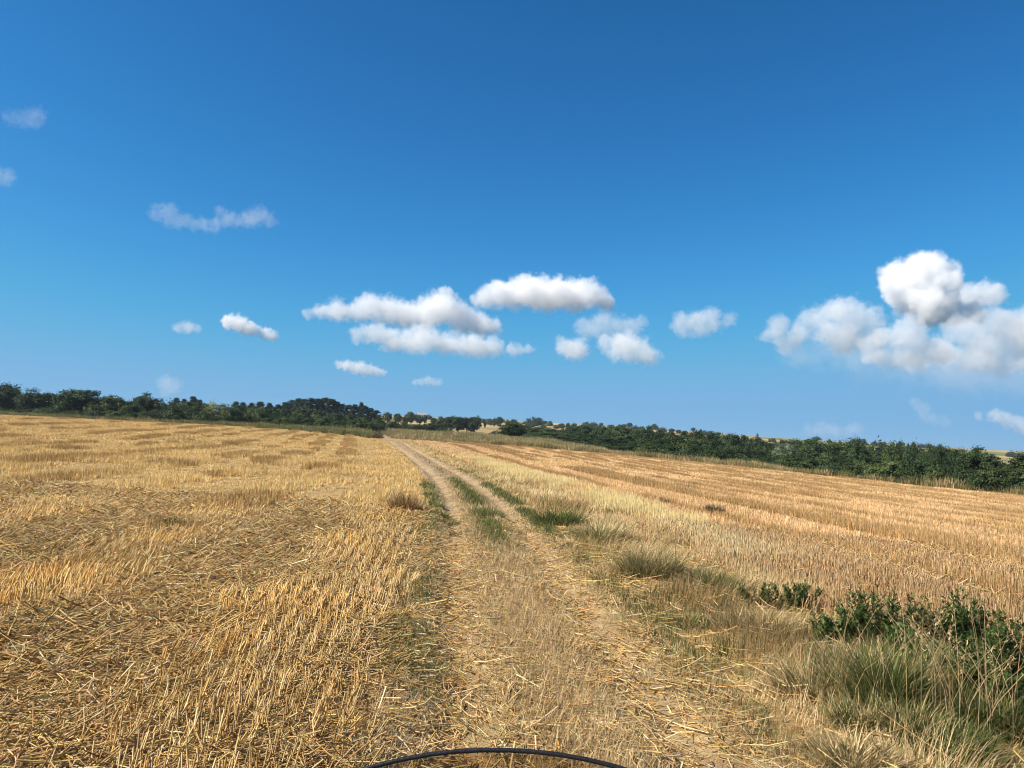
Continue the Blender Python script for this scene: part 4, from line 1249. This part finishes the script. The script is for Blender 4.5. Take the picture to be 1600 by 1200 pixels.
def ellipsoid(name, c, r, mat, power=1.0):
    bm = bmesh.new(); bmesh.ops.create_uvsphere(bm, u_segments=28, v_segments=16, radius=1.0)
    for v in bm.verts:
        q = [math.copysign(abs(t) ** power, t) for t in v.co]
        v.co = Vector([c[i] + r[i] * q[i] for i in range(3)])
    me = bpy.data.meshes.new(name); bm.to_mesh(me); bm.free(); me.materials.append(mat)
    for p_ in me.polygons: p_.use_smooth = True
    return me


def build_motorcycle():
    black, rubber, steel, paint, leather, lamp = (plain('black_plastic', (0.012, 0.012, 0.014), 0.45, bump=0.1, bscale=300), plain('rubber', (0.015, 0.015, 0.015), 0.8), plain('steel', (0.55, 0.55, 0.56), 0.3, 1.0),
                                                   plain('tank_paint', (0.02, 0.02, 0.025), 0.25), plain('seat_cover', (0.02, 0.02, 0.02), 0.7), plain('lamp_glass', (0.7, 0.72, 0.75), 0.08))
    gz = float(height(0.0, 0.6))
    root = empty('motorcycle', (0.006, 0.0, gz))
    R = 0.31

    def wheel(y):
        w = empty('wheel', (0, y, R)); w.parent = root
        t = np.linspace(0, 2 * math.pi, 12, endpoint=False)
        link('tyre', lathe('tyre', np.stack([R - 0.05 + 0.05 * np.cos(t), 0.055 * np.sin(t)], -1), rubber), w)
        parts = []
        rim_p = [(R - 0.085, -0.035), (R - 0.07, -0.035), (R - 0.07, 0.035), (R - 0.085, 0.035)]
        rim = link('rim', lathe('rim', rim_p, steel), w)
        for a in np.arange(6) * math.pi / 3:
            link('spoke', tube_mesh('spoke', [(0, 0.03 * math.cos(a), 0.03 * math.sin(a)), (0, 0.23 * math.cos(a), 0.23 * math.sin(a))], [0.02, 0.013], black), w)
        link('hub', lathe('hub', [(0.0, -0.07), (0.05, -0.07), (0.05, 0.07), (0.0, 0.07)], steel, seg=20), w)
    wheel(1.12); wheel(-0.32)
    for s in (-1, 1):
        link('fork_leg', tube_mesh('fork_leg', [(0.1 * s, 1.12, 0.3), (0.1 * s, 0.80, 0.98)], [0.028, 0.022], steel), root)
        m = link('mirror', ellipsoid('mirror', (0.36 * s, 0.5, 1.17 - gz * 0), (0.075, 0.018, 0.045), black), root)
        link('mirror_arm', tube_mesh('mirror_arm', [(0.3 * s, 0.52, 1.02), (0.36 * s, 0.52, 1.14)], 0.006, steel), m)
        link('turn_signal', ellipsoid('turn_signal', (0.19 * s, 0.86, 0.86), (0.04, 0.03, 0.022), plain('amber_lens', (0.6, 0.22, 0.03), 0.2)), root)
    bar = link('handlebar', tube_mesh('handlebar', [(-0.36, 0.46, 0.98), (-0.25, 0.52, 1.0), (-0.1, 0.6, 0.98), (0.1, 0.6, 0.98), (0.25, 0.52, 1.0), (0.36, 0.46, 0.98)], 0.012, steel), root)
    for s in (-1, 1):
        link('grip', tube_mesh('grip', [(0.25 * s, 0.52, 1.0), (0.38 * s, 0.448, 0.978)], 0.018, rubber), bar)
    link('fender', tube_mesh('fender', [(0, 1.12 + 0.35 * math.sin(a), R + 0.35 * math.cos(a)) for a in np.linspace(-1.0, 0.9, 10)], np.full(10, 0.055), black), root)
    link('fuel_tank', ellipsoid('fuel_tank', (0, 0.26, 0.86), (0.15, 0.27, 0.13), paint, 0.75), root)
    link('seat', ellipsoid('seat', (0, -0.2, 0.78), (0.14, 0.36, 0.06), leather, 0.7), root)
    link('engine', ellipsoid('engine', (0, 0.3, 0.48), (0.17, 0.2, 0.19), steel, 0.55), root)
    link('frame', tube_mesh('frame', [(0, 0.76, 0.92), (0, 0.5, 0.72), (0, 0.1, 0.66), (0, -0.3, 0.66), (0, -0.6, 0.72)], 0.03, black), root)
    link('swingarm', tube_mesh('swingarm', [(0.11, 0.12, 0.42), (0.11, -0.32, 0.31)], 0.025, black), root)
    link('exhaust', tube_mesh('exhaust', [(0.14, 0.4, 0.35), (0.15, 0.1, 0.26), (0.17, -0.2, 0.32), (0.18, -0.5, 0.38)], [0.022, 0.022, 0.04, 0.042], steel), root)
    fr = link('fairing', ellipsoid('fairing', (0, 0.86, 1.0), (0.18, 0.13, 0.15), paint, 0.8), root)
    link('headlight', ellipsoid('headlight', (0, 0.965, 0.98), (0.1, 0.035, 0.07), lamp, 0.8), fr)
    # windscreen: a raked, curved clear sheet with a black edge trim
    apex, H, W = np.array([0.0, 0.62, 1.3585 - gz]), 0.30, 0.262
    th = np.linspace(0, math.pi, 41)
    nu, nv = 41, 12
    V = []
    for i in range(nu):
        u = -math.cos(math.pi * i / (nu - 1))
        top = 1 - (1 - (1 - abs(u) ** 2.15) ** 0.62) * 0.43        # outline of the upper edge
        for j in range(nv):
            v = top * j / (nv - 1)
            wide = 0.72 + 0.28 * math.sin(min(1, v * 1.2) * math.pi / 2)
            y = apex[1] + (1 - v) * 0.17 - 0.32 * (u * wide * W) ** 2 * 5
            V.append((u * wide * W, y, apex[2] - H * (1 - v)))
    V = np.array(V)
    F = np.array([[i * nv + j, (i + 1) * nv + j, (i + 1) * nv + j + 1, i * nv + j + 1] for i in range(nu - 1) for j in range(nv - 1)])
    g, n, l, b = new_mat('clear_screen')
    n.remove(b)
    tr = n.new('ShaderNodeBsdfTransparent'); tr.inputs['Color'].default_value = (0.76, 0.72, 0.65, 1)
    gl = n.new('ShaderNodeBsdfGlossy'); gl.inputs['Roughness'].default_value = 0.08
    ms = n.new('ShaderNodeMixShader'); ms.inputs[0].default_value = 0.04
    l.new(tr.outputs[0], ms.inputs[1]); l.new(gl.outputs[0], ms.inputs[2])
    l.new(ms.outputs[0], n.get('Material Output').inputs['Surface'])
    me = mesh_np('windscreen', V, F, g, None, True)
    sc_ = link('windscreen', me, root)
    so = sc_.modifiers.new('thickness', 'SOLIDIFY'); so.thickness = 0.003
    sc_['label'] = 'clear curved windscreen with black edge trim'
    rim = np.array([V[i * nv + nv - 1] for i in range(nu)])
    link('edge_trim', tube_mesh('edge_trim', rim + np.array([0, 0, 0.001]), 0.0018, black, 8), sc_)
    tag(root, 'motorcycle with a clear windscreen edged in black, standing on the track', 'motorcycle')


build_motorcycle()


# ------------------------------------------------------------------ clouds: fog volumes grown from balls of vapour and broken up by turbulence
def cloud_material(density):
    m = bpy.data.materials.new('cloud_vapour')
    m.use_nodes = True
    n, l = m.node_tree.nodes, m.node_tree.links
    n.clear()
    out = n.new('ShaderNodeOutputMaterial')
    vol = n.new('ShaderNodeVolumePrincipled')
    vol.inputs['Color'].default_value = (1.0, 1.0, 1.0, 1)
    vol.inputs['Anisotropy'].default_value = 0.0
    vol.inputs['Density'].default_value = density
    vol.inputs['Density Attribute'].default_value = 'density'
    l.new(vol.outputs['Volume'], out.inputs['Volume'])
    return m


def cloud_tree(balls, mat, lo, hi, res, zbase, soft, amp, unit_size, sharp, seed):
    """field = smooth union of balls (1 in the middle, 0 at the skin) plus noise; density is its positive part"""
    t = bpy.data.node_groups.new('vapour', 'GeometryNodeTree')
    t.interface.new_socket('Geometry', in_out='INPUT', socket_type='NodeSocketGeometry')
    t.interface.new_socket('Geometry', in_out='OUTPUT', socket_type='NodeSocketGeometry')
    N, L = t.nodes.new, t.links.new
    go = N('NodeGroupOutput'); N('NodeGroupInput')
    pos = N('GeometryNodeInputPosition').outputs[0]

    def math_(op, a, b=None, c=None):
        q = N('ShaderNodeMath'); q.operation = op
        for i, v in enumerate((a, b, c)):
            if v is None: continue
            if isinstance(v, (int, float)): q.inputs[i].default_value = v
            else: L(v, q.inputs[i])
        return q.outputs[0]

    def noise_(scale, detail, rough, off):
        mp = N('ShaderNodeVectorMath'); mp.operation = 'ADD'; mp.inputs[1].default_value = (off * 1000.0, off * 317.0, 0)
        L(pos, mp.inputs[0])
        q = N('ShaderNodeTexNoise'); q.inputs['Scale'].default_value = scale; q.inputs['Detail'].default_value = detail; q.inputs['Roughness'].default_value = rough
        L(mp.outputs[0], q.inputs['Vector'])
        return q
    # turbulent displacement of the lookup position
    wn_ = noise_(1.0 / (unit_size * 1.1), 2.0, 0.5, seed)
    sub = N('ShaderNodeVectorMath'); sub.operation = 'SUBTRACT'; sub.inputs[1].default_value = (0.5, 0.5, 0.5)
    L(wn_.outputs['Color'], sub.inputs[0])
    scl = N('ShaderNodeVectorMath'); scl.operation = 'SCALE'; scl.inputs['Scale'].default_value = unit_size * 1.1
    L(sub.outputs[0], scl.inputs[0])
    ad = N('ShaderNodeVectorMath'); ad.operation = 'ADD'; L(pos, ad.inputs[0]); L(scl.outputs[0], ad.inputs[1])
    warped = ad.outputs[0]
    field = None
    for (c, r) in balls:
        d = N('ShaderNodeVectorMath'); d.operation = 'DISTANCE'; d.inputs[1].default_value = c
        L(warped, d.inputs[0])
        f = math_('SUBTRACT', 1.0, math_('DIVIDE', d.outputs['Value'], float(r)))
        field = f if field is None else math_('SMOOTH_MAX', field, f, 0.35)
    big = math_('SUBTRACT', noise_(1.0 / (unit_size * 0.55), 7.0, 0.62, seed + 1).outputs['Fac'], 0.5)
    field = math_('MULTIPLY_ADD', big, amp * 2.0, field)
    fine = math_('ABSOLUTE', math_('SUBTRACT', noise_(1.0 / (unit_size * 0.42), 5.0, 0.6, seed + 2).outputs['Fac'], 0.5))
    field = math_('MULTIPLY_ADD', math_('SUBTRACT', fine, 0.09), amp * 1.2, field)
    dens = math_('MINIMUM', math_('MAXIMUM', math_('MULTIPLY', field, sharp), 0.0), 1.0)
    if zbase is not None:
        sp = N('ShaderNodeSeparateXYZ'); L(pos, sp.inputs[0])
        wob = math_('MULTIPLY_ADD', big, soft * 1.5, sp.outputs['Z'])
        k = math_('MINIMUM', math_('MAXIMUM', math_('DIVIDE', math_('SUBTRACT', wob, zbase), soft), 0.0), 1.0)
        dens = math_('MULTIPLY', dens, k)
    vc = N('GeometryNodeVolumeCube')
    L(dens, vc.inputs['Density'])
    vc.inputs['Min'].default_value = lo; vc.inputs['Max'].default_value = hi
    for ax, q in zip('XYZ', res): vc.inputs['Resolution ' + ax].default_value = int(q)
    sm = N('GeometryNodeSetMaterial'); sm.inputs['Material'].default_value = mat
    L(vc.outputs[0], sm.inputs['Geometry']); L(sm.outputs[0], go.inputs[0])
    return t


CLOUD_D = 4000.0


def make_cloud(label, puffs, density, base=None, depth=CLOUD_D, amp=0.85, sharp=3.0, px_per_voxel=1.25):
    """puffs: (px, py, radius px) as seen in the photograph, given true size at the cloud's own distance"""
    rng = np.random.default_rng(sum(map(ord, label)))
    k = depth / 1200.0
    balls = []
    puffs = list(puffs) + [((a[0] + b[0]) / 2, (a[1] + b[1]) / 2 + 0.1 * a[2], (a[2] + b[2]) / 2) for a, b in zip(puffs, puffs[1:]) if math.hypot(a[0] - b[0], a[1] - b[1]) < 1.9 * (a[2] + b[2])]
    for (x, y, r) in puffs:
        c = EYE + ray(x, y) * depth
        c[1] += rng.normal(0, 0.45) * r * k
        balls.append((c, r * k * 1.10))
        for _ in range(1 if len(puffs) > 14 else 2):
            d = unit(rng.normal(size=(1, 3)))[0] * np.array([1, 1, 0.7])
            if base is not None: d[2] = abs(d[2])
            balls.append((c + d * r * k * 0.8, r * k * rng.uniform(0.4, 0.65)))
    P, R = np.array([b[0] for b in balls]), np.array([b[1] for b in balls])
    org = P.mean(0)
    rm = float(np.median([p[2] for p in puffs])) * k
    lo = (P - R[:, None] * 1.35).min(0) - org; hi = (P + R[:, None] * 1.35).max(0) - org
    zb = None
    if base is not None:
        zb = float((EYE + ray(float(np.mean([p[0] for p in puffs])), base) * depth)[2] - org[2])
        lo[2] = max(lo[2], zb - rm * 0.5)
    res = np.clip((hi - lo) / (px_per_voxel * k), 24, 260)
    mat = cloud_material(density * 0.62)
    bm = bmesh.new(); bmesh.ops.create_cube(bm, size=1.0)
    for v in bm.verts:
        v.co = Vector([float((lo[i] + hi[i]) / 2 + v.co[i] * (hi[i] - lo[i])) for i in range(3)])
    me = bpy.data.meshes.new('cloud'); bm.to_mesh(me); bm.free(); me.materials.append(mat)
    o = link('cloud', me, loc=org)
    md = o.modifiers.new('vapour', 'NODES')
    md.node_group = cloud_tree([((P[i] - org).tolist(), R[i]) for i in range(len(P))], mat, lo.tolist(), hi.tolist(), res, zb, rm * 0.8, amp, rm * 1.1, sharp, (sum(map(ord, label)) % 97) * 0.37)
    tag(o, label, 'cloud', kind='stuff')
    return o


make_cloud('flat based white cumulus with two domes above the far slope', [(745, 468, 12), (765, 468, 18), (790, 462, 24), (825, 456, 28), (855, 462, 26), (890, 458, 27), (918, 464, 26), (945, 473, 17)], 0.026, base=490, depth=4300)
make_cloud('long white cumulus bank with a pointed peak', [(482, 490, 8), (500, 487, 11), (530, 484, 18), (550, 488, 14), (575, 478, 20), (605, 486, 22), (640, 490, 24), (680, 485, 27), (692, 470, 18), (720, 497, 24), (745, 508, 22), (768, 515, 18)], 0.018, base=524, depth=4700)
make_cloud('low white cumulus bank under the pointed one', [(560, 522, 14), (590, 522, 19), (620, 530, 17), (657, 524, 21), (695, 537, 20), (730, 541, 22), (765, 546, 21), (740, 550, 18), (800, 546, 12), (826, 544, 10), (660, 540, 20), (620, 538, 14)], 0.02, base=560, depth=3600)
make_cloud('ragged pale cloud between two cumulus heaps', [(915, 512, 18), (945, 505, 20), (980, 512, 18), (1004, 502, 10)], 0.009, depth=3500)
make_cloud('small rounded cumulus beside the ragged cloud', [(880, 541, 14), (905, 545, 18), (893, 550, 14)], 0.02, base=568, depth=3200)
make_cloud('white cumulus heap trailing to one side', [(948, 537, 15), (985, 531, 19), (965, 548, 18), (1000, 549, 20), (1020, 560, 15)], 0.02, base=574, depth=3000)
make_cloud('separate small cumulus before the great cloud', [(1070, 506, 20), (1110, 499, 20), (1090, 515, 15), (1140, 499, 13)], 0.013, depth=3300)
make_cloud('slim little cloud low under the banks', [(530, 569, 7), (545, 572, 9), (562, 575, 11), (580, 579, 10), (598, 582, 7)], 0.03, px_per_voxel=1.2)
make_cloud('faint thin cloud low above the track', [(650, 597, 6), (668, 595, 8), (685, 597, 7)], 0.015, px_per_voxel=1.2)
make_cloud('two small white cloud puffs in a slanting line', [(356, 502, 11), (370, 504, 13), (385, 511, 12), (398, 516, 10), (424, 523, 10)], 0.04, px_per_voxel=1.2)
make_cloud('pale thin puff beside the slanting cloud puffs', [(276, 512, 8), (290, 510, 10), (306, 513, 8)], 0.014, px_per_voxel=1.2)
make_cloud('wispy torn cloud high over the uphill field', [(245, 333, 13), (268, 330, 14), (262, 342, 13), (290, 346, 13), (312, 349, 12), (335, 352, 12), (345, 330, 11), (365, 346, 12), (385, 340, 14), (405, 335, 15), (420, 342, 13)], 0.0045, amp=1.2, px_per_voxel=1.4)
make_cloud('faint wisp high in the sky', [(22, 184, 15), (45, 180, 16), (66, 182, 12), (50, 192, 9)], 0.002, amp=1.2)
make_cloud('faint puff below the high wisp', [(-4, 275, 16), (14, 276, 12)], 0.005, amp=1.0)
make_cloud('dim hazy puff low over the uphill hedge', [(258, 598, 13), (270, 602, 12), (262, 610, 10)], 0.006, px_per_voxel=1.2)
make_cloud('towering white cumulus dome', [(1398, 448, 20), (1408, 428, 24), (1432, 422, 26), (1460, 414, 24), (1470, 428, 24), (1450, 448, 34), (1475, 462, 26), (1440, 478, 32), (1485, 484, 24), (1515, 490, 20), (1420, 468, 24)], 0.03, depth=4300, amp=0.75, sharp=2.6)
make_cloud('oval grey cloud beside the towering dome', [(1508, 459, 16), (1530, 459, 19), (1552, 462, 18)], 0.018, depth=3700)
make_cloud('broad cumulus shoulder of the great cloud', [(1213, 512, 17), (1200, 524, 12), (1240, 532, 18), (1270, 496, 18), (1300, 486, 22), (1330, 490, 24), (1360, 502, 22), (1290, 520, 24), (1330, 530, 26), (1225, 545, 14), (1370, 530, 24)], 0.011, depth=4500)
make_cloud('bright white lobes in the middle of the great cloud', [(1360, 536, 18), (1410, 510, 20), (1422, 530, 24), (1440, 548, 24), (1470, 548, 22), (1405, 560, 20), (1365, 555, 16)], 0.016, depth=3400)
make_cloud('wide grey base of the great cloud', [(1500, 515, 26), (1540, 506, 24), (1580, 506, 28), (1615, 512, 30), (1530, 535, 28), (1575, 540, 30), (1620, 545, 30), (1490, 558, 24), (1540, 565, 24), (1590, 570, 24), (1430, 575, 18), (1660, 530, 34)], 0.011, base=598, depth=3800)
make_cloud('soft bluish veil under and behind the great cloud', [(1250, 545, 30), (1310, 550, 36), (1380, 565, 38), (1450, 575, 38), (1520, 580, 38), (1590, 580, 40), (1650, 580, 40)], 0.0022, depth=5200, amp=0.8, sharp=1.2, px_per_voxel=2.2)
make_cloud('thin pinkish cloud low over the valley trees', [(1550, 648, 10), (1565, 653, 12), (1582, 660, 13), (1602, 668, 13), (1530, 650, 7)], 0.014, depth=3300, px_per_voxel=1.2)
make_cloud('faint curl of cloud under the great cloud', [(1432, 628, 9), (1440, 640, 11), (1452, 652, 10), (1470, 658, 9)], 0.005, depth=3300)
make_cloud('dim cloud bank just above the far hill', [(1262, 672, 10), (1285, 668, 12), (1310, 674, 11), (1340, 670, 11)], 0.005, depth=3300)


# ------------------------------------------------------------------ thin summer haze in the air over the land
def build_haze():
    m = bpy.data.materials.new('haze')
    m.use_nodes = True
    n, l = m.node_tree.nodes, m.node_tree.links
    n.clear()
    out = n.new('ShaderNodeOutputMaterial')
    v = n.new('ShaderNodeVolumePrincipled')
    v.inputs['Color'].default_value = (0.62, 0.80, 1.0, 1)
    v.inputs['Density'].default_value = 0.00013
    v.inputs['Anisotropy'].default_value = 0.2
    l.new(v.outputs['Volume'], out.inputs['Volume'])
    o = link('haze', box_mesh('haze', (-2990, -2990, -22), (2990, 2990, 48), m))
    tag(o, kind='stuff')


build_haze()
